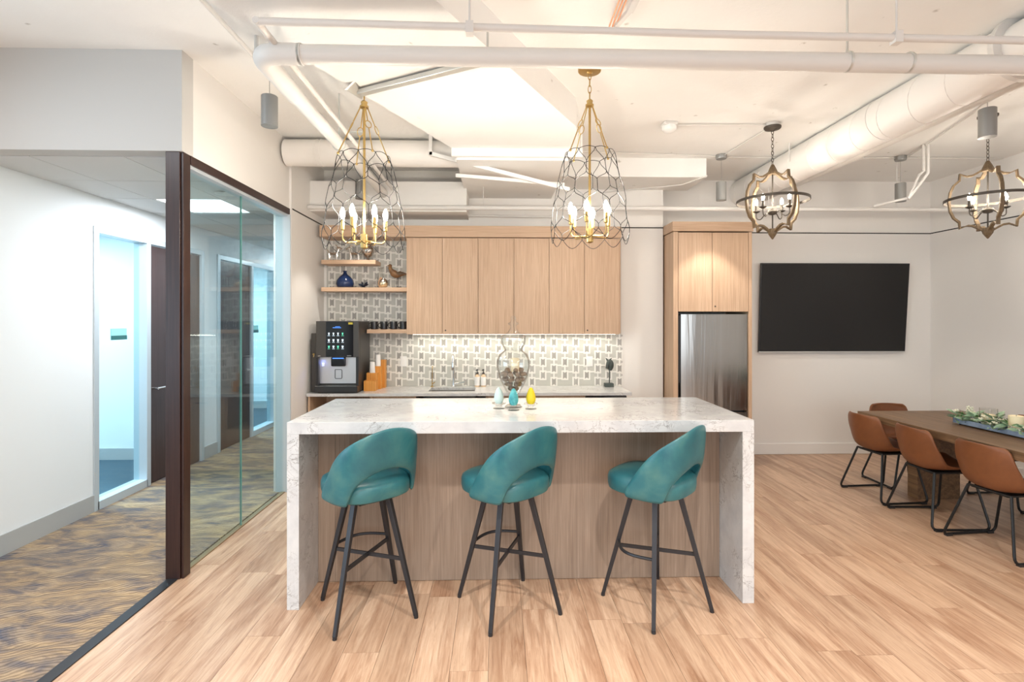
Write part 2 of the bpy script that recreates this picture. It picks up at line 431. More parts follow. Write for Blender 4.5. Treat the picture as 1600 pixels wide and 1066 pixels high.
ce = struct('ceiling', MB().box(-6.6, RX+.1, -4.1, 3.38, CZ, CZ+.15).box(-2.15, RX+.1, 3.38, YT+.1, CZ, CZ+.15), 'conc', 'white painted concrete slab ceiling')
struct('ceiling', MB().prism([(-2.04, 1.0), (-1.10, 1.0), (.047, 3.054), (.60, 4.02), (.728, 4.56), (-.35, 4.56), (-.40, 4.56), (-1.094, 3.048)], 3.14, CZ+.01), 'conc', 'bright white dropped slab running diagonally over the island')
struct('ceiling', MB().box(-.36, .62, 4.60, YB+.02, 3.05, CZ+.01), 'conc', 'lower white soffit behind the dropped slab')
struct('ceiling', MB().box(-.40, .74, 4.555, 4.60, 3.07, CZ+.01), 'trimw', 'narrow white ledge at the end of the dropped slab')
struct('ceiling', MB().box(.62, 2.21, 5.50, YB+.02, 3.16, CZ+.01), 'conc', 'short white concrete beam near the back wall')
struct('ceiling', MB().box(LX-.02, -.33, 5.60, YB+.02, 2.80, 3.12), 'wall', 'white boxed bulkhead above the wall cabinets')
# main walls
struct('wall_back', MB().box(LX-.02, 1.922, YB, YB+.12, 0, CZ), 'wall', 'white kitchen wall behind the cabinets')
struct('wall_back', MB().box(1.80, RX+.1, YT, YT+.12, 0, CZ).box(1.80, 1.90, YB+.1, YT+.02, 0, CZ), 'wall', 'off-white wall behind the television')
struct('wall_right', MB().box(RX, RX+.12, -4.1, YT+.12, 0, CZ), 'wall', 'off-white wall on the right beyond the dining table')
struct('wall_left', MB().box(-2.15, LX, 5.10, YB+.12, 0, CZ).box(-2.15, -2.0, 3.505, 5.098, RZ+.001, CZ), 'wall', 'white wall and header over the glass partition')
struct('wall_front', MB().box(-6.6, RX+.1, -4.22, -4.1, 0, .5).box(-6.6, RX+.1, -4.22, -4.1, 2.7, CZ).box(-6.6, -2.05, -4.22, -4.1, .5, 2.7).box(4.45, RX+.1, -4.22, -4.1, .5, 2.7), 'soffit', 'wall with windows behind the camera')
struct('wall_left', MB().box(-5.6, -5.5, -4.1, 3.5, 0, .5).box(-5.6, -5.5, -4.1, 3.5, 2.7, CZ).box(-5.6, -5.5, -4.1, -1.7, .5, 2.7).box(-5.6, -5.5, 2.3, 3.5, .5, 2.7), 'wall', 'far left wall beside the camera')
# header over the corridor mouth
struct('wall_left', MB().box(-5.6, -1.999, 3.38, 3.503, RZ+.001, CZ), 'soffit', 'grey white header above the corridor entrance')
# corridor shell
struct('wall_corridor', MB().box(CX-.12, CX, 2.6, 4.593, 0, 2.74).box(CX-.12, CX, 6.285, 6.575, 0, 2.74).box(CX-.12, CX, 8.33, 12, 0, 2.74)
       .box(CX-.12, CX, 4.593, 6.285, 2.462, 2.74).box(CX-.12, CX, 6.575, 8.33, 2.462, 2.74).box(-5.6, CX-.12, 2.6, 2.72, 0, 3.3).box(CX-.12, CX, 2.6, 3.4, 2.74, 3.36), 'wall_cool', 'pale wall along the left of the corridor')
struct('wall_corridor', MB().box(-2.15, -2.10, 5.12, 12, 0, 2.75), 'wall_cool', 'pale right wall of the corridor beyond the glass')
struct('wall_corridor', MB().box(-6.6, -2.05, 11.9, 12.0, 0, 2.8), 'wall_cool', 'pale end wall of the corridor')
struct('wall_office', MB().box(-6.6, CX-.12, 6.30, 6.42, 0, 2.8).box(-6.6, CX-.12, 3.1, 3.2, 0, 2.8).box(-6.6, -6.5, 3.1, 12, 0, 2.8).box(-6.6, CX-.12, 9.9, 10.0, 0, 2.8), 'wall_cool', 'pale walls of the side offices')
MBB = MB().box(-6.5, CX-.12, 6.285, 6.30, 0, .14).box(-6.5, CX-.12, 9.885, 9.9, 0, .14)
struct('baseboard_office', MBB, 'base_grey', 'grey rubber base in the side offices')
struct('baseboard_corridor', MB().box(CX, CX+.012, 2.6, 4.593, 0, .15).box(CX, CX+.012, 6.285, 6.575, 0, .15).box(CX, CX+.012, 8.33, 12, 0, .15), 'base_grey', 'grey rubber base along the corridor wall', bevel=.003)
struct('baseboard_back', MB().box(2.83, RX, YT-.018, YT, 0, .135), 'trimw', 'white baseboard under the television wall', bevel=.006)
struct('baseboard_right', MB().box(RX-.018, RX, -4, YT-.018, 0, .135), 'trimw', 'white baseboard along the right wall', bevel=.006)
struct('baseboard_left', MB().box(LX, LX+.014, 5.12, 5.46, 0, .10), 'trimw', 'white baseboard beside the glass partition', bevel=.004)
# corridor ceiling of lay-in panels
cc = struct('ceiling', MB().box(-6.5, -2.105, 3.51, 11.9, 2.745, 2.80), 'gap', 'grey panelled ceiling over the corridor')
gx = [-3.462, -3.06, -2.45, -2.108]
pdata = {}
for i in range(3):
    y = 3.51
    for j in range(14):
        if i == 1 and j in (2, 8): y += .61; continue
        key = i
        if key not in pdata:
            pdata[key] = MB().box(0, gx[i+1]-gx[i]-.008, 0, .602, 0, .02).build('ceiling_panel', 'ctile', None).data
            bpy.data.objects.remove([o for o in bpy.data.objects if o.data == pdata[key]][0])
        o = bpy.data.objects.new('ceiling_panel', pdata[key]); COL.objects.link(o); o.parent = cc
        o.location = (gx[i]+.004, y+.004, RZ + random.uniform(0, .001))
        y += .61
for i, y in enumerate((4.73, 8.39)):
    t = thing('ceiling_light', (-2.755, y+.305, RZ), ['square lit recessed panel light in the corridor ceiling, the nearer one seen through the glass', 'square lit recessed panel light far down the corridor ceiling'][i], 'light')
    MB().box(-3.05, -2.46, y+.005, y+.605, RZ+.012, RZ+.02).build('diffuser', 'panel_light', t)
    MB().box(-3.055, -3.035, y, y+.61, RZ+.002, RZ+.012).box(-2.475, -2.455, y, y+.61, RZ+.002, RZ+.012).box(-3.055, -2.455, y, y+.02, RZ+.002, RZ+.012).box(-3.055, -2.455, y+.59, y+.61, RZ+.002, RZ+.012).build('frame', 'white', t)
t = thing('recessed_downlight', (-2.34, 4.5, RZ), 'small round lit downlight in the corridor ceiling beside the panel light', 'light')
MB().lathe([(.075, 0), (.085, -.006), (.075, -.008), (.06, -.004)], (-2.30, 4.5, RZ)).build('trim_ring', 'white', t, smooth=True)
MB().lathe([(.06, -.003), (.0001, -.004)], (-2.30, 4.5, RZ)).build('lens', 'lamp_lens', t)

# reveal line (thin dark shadow bead at 2.72 m)
struct('trim_1', MB().box(LX-.004, LX+.003, 5.12, YB, RZ-.006, RZ+.006).box(LX, 1.922, YB-.003, YB+.003, RZ-.006, RZ+.006), 'gap', 'thin dark reveal line round the kitchen walls')
struct('trim_2', MB().box(2.83, RX, YT-.003, YT+.003, RZ-.006, RZ+.006).box(RX-.003, RX+.003, 1, YT, RZ-.006, RZ+.006), 'gap', 'thin dark reveal line round the dining walls')

# ---------------------------------------------------------------- glass partition with walnut frame
gp = thing('glass_partition', (GX, 3.42, 0), 'floor to ceiling glass partition framed in dark walnut beside the corridor', 'partition')
MB().box(-2.108, -2.018, 3.39, 3.475, 0, RZ).build('post', 'walnut', gp, bevel=.003)
MB().box(-2.014, -2.0, 3.40, 3.475, 0, RZ).build('post_casing', 'walnut', gp, bevel=.002)
MB().box(-2.108, -1.995, 3.475, 5.11, 2.662, RZ).build('head_beam', 'walnut', gp, bevel=.003)
MB().box(-2.10, -2.01, 3.475, 5.09, 2.640, 2.662).build('glazing_channel', 'alu', gp)
MB().box(-2.062, -2.05, 3.475, 4.259, .004, 2.66).build('pane', 'glass', gp)
MB().box(-2.062, -2.05, 4.265, 5.09, .004, 2.66).build('pane', 'glass', gp)
MB().box(-2.0625, -2.0495, 4.259, 4.265, .004, 2.64).build('pane_joint', 'glasse', gp)
MB().box(-2.075, -2.035, 3.475, 5.09, -.004, .006).build('sill_channel', simple('bronze_channel', (.35, .26, .15, 1), .4, .6), gp)
MB().box(-2.125, -1.985, 5.082, 5.092, 0, 2.66).build('end_channel', 'alu', gp)

# ---------------------------------------------------------------- corridor doors and sidelights
def office_front(name, y0, y1, glassy, doory, lab, handle_y):
    t = thing(name, (CX, y0, 0), lab, 'door', kind='structure')
    d0, d1 = CX-.12, CX+.012
    mb = MB().box(d0, d1, y0-.012, y0+.045, 0, 2.462).box(d0, d1, y1-.045, y1+.012, 0, 2.462).box(d0, d1, y0+.045, y1-.045, 2.405, 2.462)
    a = glassy[1] if glassy[0] < doory[0] else doory[1]
    mb.box(d0, d1, a-.03, a+.03, 0, 2.405)
    mb.build('door_frame', 'alu', t, bevel=.003)
    g0, g1 = glassy
    MB().box(d0, d1, g0+.03, g1-.02, 0, .075).build('sill', 'alu', t)
    MB().box(CX-.07, CX-.062, g0+.03, g1-.02, .07, 2.41).build('sidelight_glass', 'glassb', t)
    p = MB().box(CX-.06, CX-.015, doory[0]+.03, doory[1]-.03, .008, 2.395).build('door_panel', 'door', t)
    MB().cyl((CX-.015, handle_y, .96), (CX+.045, handle_y, .96), .012, n=10).tube([(CX+.042, handle_y, .96), (CX+.042, handle_y + (.11 if handle_y < (doory[0]+doory[1])/2 else -.11), .96)], .009, 8).build('handle', 'chrome', p, smooth=True)
    return t
office_front('door_1', 4.605, 6.27, (4.605, 5.30), (5.30, 6.27), 'dark wood office door with glass sidelight, the nearer one along the corridor', 5.39)
office_front('door_2', 6.60, 8.30, (7.50, 8.30), (6.60, 7.50), 'dark wood office door with glass sidelight, the farther one seen through the partition', 7.38)
for i, (y, z) in enumerate(((4.98, 1.50), (7.72, 1.50))):
    t = thing('sign_plaque', (CX-.055, y, z), ['small green glass name plaque on the nearer sidelight', 'small green glass name plaque on the farther sidelight'][i], 'sign')
    MB().box(CX-.062, CX-.055, y-.10, y+.10, z-.035, z+.07).build('plate', simple('clear_green_plate', (.30, .62, .60, 1), .2), t)
    MB().box(CX-.055, CX-.050, y-.10, y+.10, z-.035, z+.005).build('name_strip', 'plaque', t)

# ---------------------------------------------------------------- windows behind the camera (frames only)
def window(name, lab, horiz, a0, a1, c):
    t = thing(name, (0, 0, 0), lab, 'window', kind='structure')
    mb = MB(); k = 4
    for i in range(k+1):
        u = a0 + (a1-a0)*i/k
        if horiz: mb.box(u-.03, u+.03, c-.06, c, .5, 2.7)
        else: mb.box(c-.06, c, u-.03, u+.03, .5, 2.7)
    for z in (.5, 2.64):
        if horiz: mb.box(a0, a1, c-.06, c, z, z+.06)
        else: mb.box(c-.06, c, a0, a1, z, z+.06)
    mb.build('window_frame', 'alu', t)
window('window_1', 'wide window behind the camera', True, -2.05, 4.45, -4.1)
window('window_2', 'window in the far left wall', False, -1.7, 2.3, -5.5)

# ---------------------------------------------------------------- backsplash tiles
bs = struct('trim_3', MB().box(-1.95, 1.43, YB-.006, YB, .89, 2.70), 'tilelight', 'grey and white geometric mosaic backsplash')
dk, md, wh, sq = MB(), MB(), MB(), MB()
def bow(mb, cx, cz, w, h, nt_=.012, y=YB-.0080):
    P = [(-w/2, -h/2), (0, -h/2+nt_), (w/2, -h/2), (w/2, h/2), (0, h/2-nt_), (-w/2, h/2)]
    vs_ = [(cx+a, y, cz+b) for a, b in P] + [(cx+a, YB-.005, cz+b) for a, b in P]
    mb.add(vs_, [(0,1,4,5), (1,2,3,4)] + [(i, (i+1) % 6, 6+(i+1) % 6, 6+i) for i in range(6)])
ya, yb = YB-.0095, YB-.005
ci = 0; x = -1.89; rt = random.Random(11)
while x < 1.42:
    z = .935 + (ci % 2)*.076
    while z < 2.64:
        if not (z > 1.47 and x > -.97) :
            bow(dk if rt.random() < .6 else md, x, z, .044, .080)
            wh.box(x-.040, x-.023, ya, yb, z-.056, z+.056).box(x+.023, x+.040, ya, yb, z-.056, z+.056)
            for s_ in (-1, 1):
                wh.add([(x-.023, ya, z+s_*.056), (x+.023, ya, z+s_*.056), (x+.023, ya, z+s_*.043), (x, ya, z+s_*.028), (x-.023, ya, z+s_*.043)], [(0, 1, 2, 3, 4)])
            wh.box(x-.008, x+.008, ya, yb, z+.056, z+.096)
            if x+.0635 < 1.42: wh.box(x+.040, x+.087, ya, yb, z+.030, z+.046) 
            sq.box(x-.034, x-.014, ya, yb, z+.066, z+.086).box(x+.014, x+.034, ya, yb, z+.066, z+.086)
        z += .152
    x += .127; ci += 1
dk.build('dark_tiles', 'tiledark', bs, kind='stuff'); wh.build('white_tiles', 'tilewhite', bs, kind='stuff')
md.build('mid_tiles', simple('mid_grey_tile', (.40, .385, .36, 1), .35), bs, kind='stuff'); sq.build('small_square_tiles', simple('small_grey_tile', (.50, .48, .45, 1), .35), bs, kind='stuff')

# ---------------------------------------------------------------- cabinets
UF = 5.75            # upper fronts
dx = [-.994, -.604, -.213, .179, .566, .954, 1.343]
fa = thing('cabinet_fascia', (-.3, UF, 2.55), 'light oak fascia board along the top of the wall cabinets and shelves', 'fascia')
MB().box(-1.925, 1.36, UF-.02, UF+.02, 2.553, 2.676).build('board', 'cabh', fa, bevel=.002)
MB().box(-1.925, -.994, UF+.02, YB-.012, 2.553, 2.60).build('underside_panel', 'cabh', fa)
MB().box(-.994, 1.36, UF+.02, YB-.012, 2.60, 2.62).build('top_panel', 'cabh', fa)
labs = ['light oak double-door wall cabinet next to the open shelves', 'light oak double-door wall cabinet in the middle of the row, above the jar', 'light oak double-door wall cabinet at the right end of the row']
for k in range(3):
    a, b = dx[2*k], dx[2*k+2]
    t = thing('wall_cabinet', ((a+b)/2, UF+.02, 1.49), labs[k], 'cabinet', 'wall cabinets over the back counter')
    MB().box(a, b, UF+.022, YB-.012, 1.505, 2.55).build('cabinet_body', 'cab', t)
    for j in range(2):
        d = MB().box(dx[2*k+j]+.0025, dx[2*k+j+1]-.0025, UF, UF+.02, 1.492, 2.543).build('door', 'cab', t, bevel=.0015)
        if j == (1 if k == 0 else (1 if k == 2 else 9)):
            xx = dx[2*k+j]+.035
            MB().cyl((xx, UF+.002, 1.535), (xx, UF-.003, 1.535), .009, n=12).build('lock', 'bronze', d, smooth=True)
MB().box(1.346, 1.362, UF+.03, YB-.012, 1.50, 2.553).build('end_panel', 'cab', None, 'light oak end panel closing the right side of the wall cabinets', 'panel')
t = thing('led_strip', (.17, 5.98, 1.49), 'glowing strip light under the wall cabinets', 'light')
MB().box(-.95, 1.33, 5.86, 5.90, 1.490, 1.503).build('housing', 'white', t)
MB().box(-.94, 1.32, 5.865, 5.895, 1.487, 1.490).build('diffuser', 'ledstrip', t)
# floating shelves
for x0, x1, z0, z1, lb in ((-1.925, -1.335, 2.262, 2.306, 'short oak floating shelf holding the two dog figurines'), (-1.925, -.996, 1.962, 2.006, 'long oak floating shelf holding the blue vase'), (-1.43, -.996, 1.503, 1.545, 'low oak floating shelf holding the black mugs')):
    MB().box(x0, x1, 5.78, YB-.01, z0, z1).build('floating_shelf', 'cabh', None, lb, 'shelf', 'floating shelves', bevel=.002, org=((x0+x1)/2, 5.9, z0))
# base cabinets
bx = [-1.96, -1.30, -.87, -.10, .92, 1.36]
bl = ['oak base cabinet with open cubby under the coffee machine', 'narrow oak base cabinet beside the machine cabinet', 'oak sink base cabinet', 'oak base cabinet right of the sink']
for k in range(4):
    a, b = bx[k]+.001, bx[k+1]-.001
    t = thing('base_cabinet', ((a+b)/2, 5.75, 0), bl[k], 'cabinet', 'base cabinets under the back counter')
    if k == 0:
        MB().box(a, a+.02, 5.48, YB-.01, .1, .855).box(b-.02, b, 5.48, YB-.01, .1, .855).box(a+.02, b-.02, 5.48, YB-.01, .1, .12).box(a+.02, b-.02, 6.0, YB-.01, .12, .855).box(a+.02, b-.02, 5.48, YB-.05, .50, .52).build('cabinet_body', 'cab', t)
        MB().box(a+.02, b-.02, 5.47, 5.49, .12, .50).build('door', 'cab', t, bevel=.002)
    elif k == 2:
        MB().box(a, a+.02, 5.49, YB-.01, .1, .855).box(b-.02, b, 5.49, YB-.01, .1, .855).box(a+.02, b-.02, 5.49, YB-.01, .1, .12).build('cabinet_body', 'cab', t)
    else: MB().box(a, b, 5.49, YB-.01, .1, .855).build('cabinet_body', 'cab', t)
    if k: 
        n = 2 if b-a > .5 else 1
        for j in range(n):
            d = MB().box(a+(b-a)*j/n+.002, a+(b-a)*(j+1)/n-.002, 5.47, 5.49, .11, .835).build('door', 'cab', t, bevel=.002)
            MB().tube([(a+(b-a)*(j+.5)/n-.06, 5.47, .80), (a+(b-a)*(j+.5)/n-.06, 5.445, .80), (a+(b-a)*(j+.5)/n+.06, 5.445, .80), (a+(b-a)*(j+.5)/n+.06, 5.47, .80)], .005, 6).build('handle', 'blackm', d)
    MB().box(a, b, 5.54, YB-.02, .0, .1).build('toe_kick', 'gap', t)
t = thing('dishwasher', (1.14, 5.7, 0), 'dark built-in dishwasher at the right end of the base cabinets', 'dishwasher')
MB().box(.922, 1.355, 5.49, YB-.01, .0, .855).build('body', 'blackp', t)
MB().box(.925, 1.352, 5.47, 5.49, .11, .80).build('door', 'steel', t); MB().box(.925, 1.352, 5.465, 5.49, .80, .85).build('control_panel', 'black', t)
t = thing('ice_bucket', (-1.6, 5.6, .52), 'stainless container in the open cubby under the coffee machine', 'container')
MB().lathe([(.10, 0), (.12, .02), (.13, .24), (.135, .25), (.125, .25), (.11, .03), (.0001, .02)], (-1.58, 5.68, .521)).build('bucket', 'steel', t, smooth=True)

# back counter with sink cut-out
t = thing('back_counter', (-.2, 5.75, .86), 'long white quartz countertop along the back wall', 'countertop')
sx0, sx1, sy0, sy1 = -.74, -.245, 5.60, 5.92
c = MB().box(-1.965, sx0, 5.45, YB-.009, .86, .89).box(sx1, 1.405, 5.45, YB-.009, .86, .89).box(sx0, sx1, 5.45, sy0, .86, .89).box(sx0, sx1, sy1, YB-.009, .86, .89)
c.build('slab', 'quartz', t)
t = thing('sink', (-.49, 5.76, .68), 'undermount stainless sink in the back counter', 'sink')
MB().box(sx0-.01, sx0, sy0-.01, sy1+.01, .68, .858).box(sx1, sx1+.01, sy0-.01, sy1+.01, .68, .858).box(sx0, sx1, sy0-.01, sy0, .68, .858).box(sx0, sx1, sy1, sy1+.01, .68, .858).box(sx0-.01, sx1+.01, sy0-.01, sy1+.01, .67, .68).build('bowl', 'sinks', t)
MB().lathe([(.035, .682), (.035, .686), (.02, .684), (.0001, .683)], (-.49, 5.76, 0)).build('drain', 'chrome', t, smooth=True)
t = thing('faucet', (-.50, 5.985, .89), 'tall chrome pull-down kitchen faucet behind the sink', 'faucet')
MB().lathe([(.028, 0), (.028, .008), (.020, .012), (.016, .05), (.014, .10), (.013, .27)], (-.50, 5.985, .89)).build('body', 'chrome', t, smooth=True)
MB().tube([(-.50, 5.985, 1.15), (-.50, 5.982, 1.20), (-.50, 5.965, 1.235), (-.50, 5.93, 1.25), (-.50, 5.90, 1.23), (-.50, 5.89, 1.19)], .011, 10).build('spout', 'chrome', t, smooth=True)
MB().lathe([(.0001, 0), (.018, 0), (.02, .03), (.014, .09), (.012, .10)], (-.50, 5.888, 1.09)).build('spray_head', 'chrome', t, smooth=True)
MB().cyl((-.50, 5.985, .925), (-.44, 5.975, .93), .010, n=10).tube([(-.44, 5.975, .93), (-.37, 5.96, .945)], [.009, .012], 8).build('lever', 'chrome', t, smooth=True)
t = thing('water_tap', (-.75, 5.99, .89), 'thin brass filtered water tap left of the faucet', 'faucet')
MB().lathe([(.018, 0), (.018, .006), (.008, .012)], (-.745, 5.99, .89)).tube([(-.745, 5.99, .90), (-.742, 5.99, 1.08), (-.738, 5.975, 1.12), (-.735, 5.95, 1.125), (-.733, 5.93, 1.10)], .005, 8).build('spout', 'brass', t, smooth=True)
MB().tube([(-.745, 5.98, .92), (-.71, 5.97, .945)], .005, 8).build('lever', 'brass', t, smooth=True)
for i in range(2):
    xx = [-.232, -.162][i]
    t = thing('soap_bottle', (xx, 5.99, .89), ['pump soap bottle with white label, left one of the pair by the sink', 'pump soap bottle with white label, right one of the pair by the sink'][i], 'bottle', 'soap bottles by the sink')
    MB().lathe([(.028, 0), (.030, .005), (.030, .11), (.024, .125), (.012, .135), (.012, .145)], (xx, 5.99, .89)).build('bottle', simple('amber_soap', (.72, .52, .34, 1), .15), t, smooth=True)
    MB().lathe([(.0306, .015), (.0312, .02), (.0312, .108), (.0306, .112)], (xx, 5.99, .89)).build('label_wrap', 'white', t, smooth=True)
    MB().lathe([(.014, .145), (.014, .158), (.005, .16), (.005, .185), (.010, .187), (.010, .197), (.0001, .198)], (xx, 5.99, .89), 12).bar((xx, 5.99, 1.082), (xx-.012, 5.955, 1.076), .008).build('pump', 'blackp', t, smooth=True)
# outlets on the backsplash
for xx, zz, lb in ((-1.077, 1.175, 'white outlet plate on the backsplash right of the cup organiser'), (.05, 1.245, 'white outlet plate on the backsplash behind the jar'), (1.062, 1.170, 'white outlet plate on the backsplash near the horse head')):
    t = thing('outlet', (xx, YB-.011, zz), lb, 'outlet', 'outlets on the backsplash')
    MB().box(xx-.037, xx+.037, YB-.014, YB-.0088, zz-.058, zz+.058).build('plate', 'white', t, bevel=.002)
    MB().box(xx-.018, xx+.018, YB-.017, YB-.0138, zz-.035, zz+.035).build('socket', 'trimw', t, bevel=.001)

# ---------------------------------------------------------------- tall cabinet and fridge
TF = 5.75
t = thing('tall_cabinet', (2.38, 6.05, 0), 'tall light oak cabinet surround enclosing the refrigerator', 'cabinet')
MB().box(1.941, 1.995, TF, YT-.02, 0, 2.625).build('side_panel', 'cab', t, bevel=.002)
MB().box(2.785, 2.823, TF, YT-.02, 0, 2.625).build('side_panel', 'cab', t, bevel=.002)
MB().box(1.93, 2.835, TF-.008, YT-.02, 2.632, 2.737).build('crown', 'cabh', t, bevel=.002)
MB().box(1.996, 2.784, TF+.022, YT-.03, 1.74, 2.62).build('cabinet_body', 'gap', t)
for a, b in ((1.999, 2.375), (2.380, 2.781)):
    d = MB().box(a, b, TF, TF+.02, 1.742, 2.618).build('door', 'cab', t, bevel=.0015)
    if a > 2.3: MB().cyl((a+.03, TF+.002, 1.80), (a+.03, TF-.003, 1.80), .009, n=12).build('lock', 'bronze', d, smooth=True)
t = thing('refrigerator', (2.40, 6.0, 0), 'stainless steel refrigerator in the oak surround', 'refrigerator')
MB().box(2.02, 2.77, TF+.08, YT-.06, .02, 1.70).build('casing', 'blackp', t)
def door_curved(z0, z1):
    mb = MB(); n = 12; x0, x1 = 2.03, 2.775; vs_ = []
    for z in (z0, z1):
        for i in range(n+1):
            u = i/n; vs_.append((x0+(x1-x0)*u, TF+.012-.014*math.sin(PI*u)**.5, z))
        vs_ += [(x1, TF+.075, z), (x0, TF+.075, z)]
    m = n+3; mb.add(vs_, [tuple(range(m))[::-1], tuple(range(m, 2*m))] + [(i, (i+1) % m, m+(i+1) % m, m+i) for i in range(m)])
    return mb
door_curved(.645, 1.712).build('door', 'steel', t, smooth=True)
door_curved(.06, .625).build('freezer_drawer', 'steel', t, smooth=True)
MB().box(2.008, 2.024, TF+.02, TF+.045, .95, 1.70).build('handle', 'blackp', t)

# ---------------------------------------------------------------- television
t = thing('television', (4.1, YT-.05, 1.25), 'large wall-mounted flat black television', 'television')
tz0, tz1, tx0, tx1 = 1.255, 2.34, 3.195, 5.035
mbt = MB().add([(tx0-.012, YT-.045, tz0), (tx1-.03, YT-.045, tz0), (tx1, YT-.085, tz1), (tx0, YT-.085, tz1), (tx0-.012, YT-.02, tz0), (tx1-.03, YT-.02, tz0), (tx1, YT-.055, tz1), (tx0, YT-.055, tz1)],
      [(0,1,2,3), (7,6,5,4), (0,4,5,1), (1,5,6,2), (2,6,7,3), (3,7,4,0)])
mbt.build('casing', simple('tv_bezel', (.03, .03, .032, 1), .3, .5), t, bevel=.002)
b_ = .012
MB().add([(tx0-.012+b_, YT-.0475, tz0+b_*1.4), (tx1-.03-b_, YT-.0475, tz0+b_*1.4), (tx1-b_, YT-.0865, tz1-b_), (tx0+b_, YT-.0865, tz1-b_)] + [(tx0-.012+b_, YT-.044, tz0+b_*1.4), (tx1-.03-b_, YT-.044, tz0+b_*1.4), (tx1-b_, YT-.083, tz1-b_), (tx0+b_, YT-.083, tz1-b_)],
      [(0,1,2,3), (7,6,5,4), (0,4,5,1), (1,5,6,2), (2,6,7,3), (3,7,4,0)]).build('screen', 'tv', t)
MB().box(tx0-.012, tx1-.03, YT-.048, YT-.043, tz0-.003, tz0+.010).build('lower_trim', 'galv', t)
MB().box(3.7, 4.5, YT-.05, YT-.001, 1.6, 2.0).build('wall_mount', 'blackp', t)

# ---------------------------------------------------------------- island
IX0, IX1, IY0, IY1, IZ = -1.197, 1.493, 3.015, 3.915, 1.067
t = thing('kitchen_island', (.148, 3.46, 0), 'white veined quartz waterfall island with oak panel front', 'island')
MB().box(IX0, IX1, IY0, IY1, IZ-.068, IZ).build('top_slab', 'quartz', t, bevel=.0015)
MB().box(IX0, IX0+.068, IY0, IY1, 0, IZ-.068).build('waterfall_leg', 'quartz', t, bevel=.0015)
MB().box(IX1-.068, IX1, IY0, IY1, 0, IZ-.068).build('waterfall_leg', 'quartz', t, bevel=.0015)
MB().box(IX0+.069, IX1-.069, 3.35, IY1-.02, .002, IZ-.07).build('cabinet_body', 'panel', t)
xs_ = [IX0+.069, -.72, -.10, .53, 1.13, IX1-.069]
xs_ = [IX0+.069, -1.02, .14, 1.20, IX1-.069]
for i in range(4):
    MB().box(xs_[i]+.0008, xs_[i+1]-.0008, 3.332, 3.35, .003, IZ-.071).build('front_panel', 'panel', t)

# ---------------------------------------------------------------- bar stools
def stool_seat():
    mb = MB(); n = 40
    def ring(r, z, sq=3.1):
        out = []
        for k in range(n):
            a = 2*PI*k/n; c, s_ = math.cos(a), math.sin(a)
            q = (abs(c)**sq + abs(s_)**sq)**(-1/sq)
            out.append((c*q*r, s_*q*r*1.06+.026, z))
        return out
    rings = [ring(.15, .662), ring(.195, .664), ring(.214, .676), ring(.219, .70), ring(.219, .735), ring(.213, .755), ring(.195, .768), ring(.15, .777), ring(.08, .781), ring(.0005, .782)]
    vs_ = [p for r in rings for p in r]
    fs = [(i*n+k, i*n+(k+1) % n, (i+1)*n+(k+1) % n, (i+1)*n+k) for i in range(len(rings)-1) for k in range(n)] + [tuple(range(n))[::-1]]
    return mb.add(vs_, fs)
def stool_shell():
    # arch-shaped wrap-around backrest; local -Y is the back
    mb = MB(); na, nt_ = 48, 8; TH = math.radians(104); HOLE = math.radians(50)
    def top(th):
        u = abs(th)/TH; return .70 + .362*(1-u**2.0)
    def low(th):
        u = abs(th)
        if u < HOLE: return .668 + .186*math.sqrt(max(0, 1-(u/HOLE)**2))
        return .668
    def pt(th, z, r_off):
        sq = 2.9; a = -PI/2 + th; c, s_ = math.cos(a), math.sin(a)
        q = (abs(c)**sq + abs(s_)**sq)**(-1/sq)
        r = (.228 + .10*(z-.70)*max(0, math.cos(th)) + r_off)*q
        return (c*r, s_*r*.98+.012, z)
    prof = []
    K = 12
    for i in range(na+1):
        th = -TH + 2*TH*i/na; z0, z1 = low(th), max(top(th), low(th)+.03)
        loop = []
        tk = .019
        zs = [z0 + (z1-z0)*j/5 for j in range(6)]
        for j, z in enumerate(zs):                       # outside, upwards
            e = .006 if j in (0, 5) else 0
            loop.append(pt(th, z, tk-e))
        loop.append(pt(th, z1+.010, tk*.35)); 
        for j, z in enumerate(reversed(zs)):
            e = .006 if j in (0, 5) else 0
            loop.append(pt(th, z, -tk+e+.006))
        loop.append(pt(th, z0-.008, tk*.2))
        prof.append(loop)
    m = len(prof[0]); vs_ = [p for l in prof for p in l]
    fs = [(i*m+k, i*m+(k+1) % m, (i+1)*m+(k+1) % m, (i+1)*m+k) for i in range(na) for k in range(m)]
    fs += [tuple(range(m)), tuple(na*m+k for k in range(m))[::-1]]
    return mb.add(vs_, fs)
def make_stool():
    t = thing('bar_stool', (0, 0, 0), 'x', 'stool')
    seat = stool_seat().build('seat', 'teal', t, smooth=True)
    MB().add([], []).v
    stool_shell().build('backrest', 'teal', t, smooth=True, sub=1)
    return t
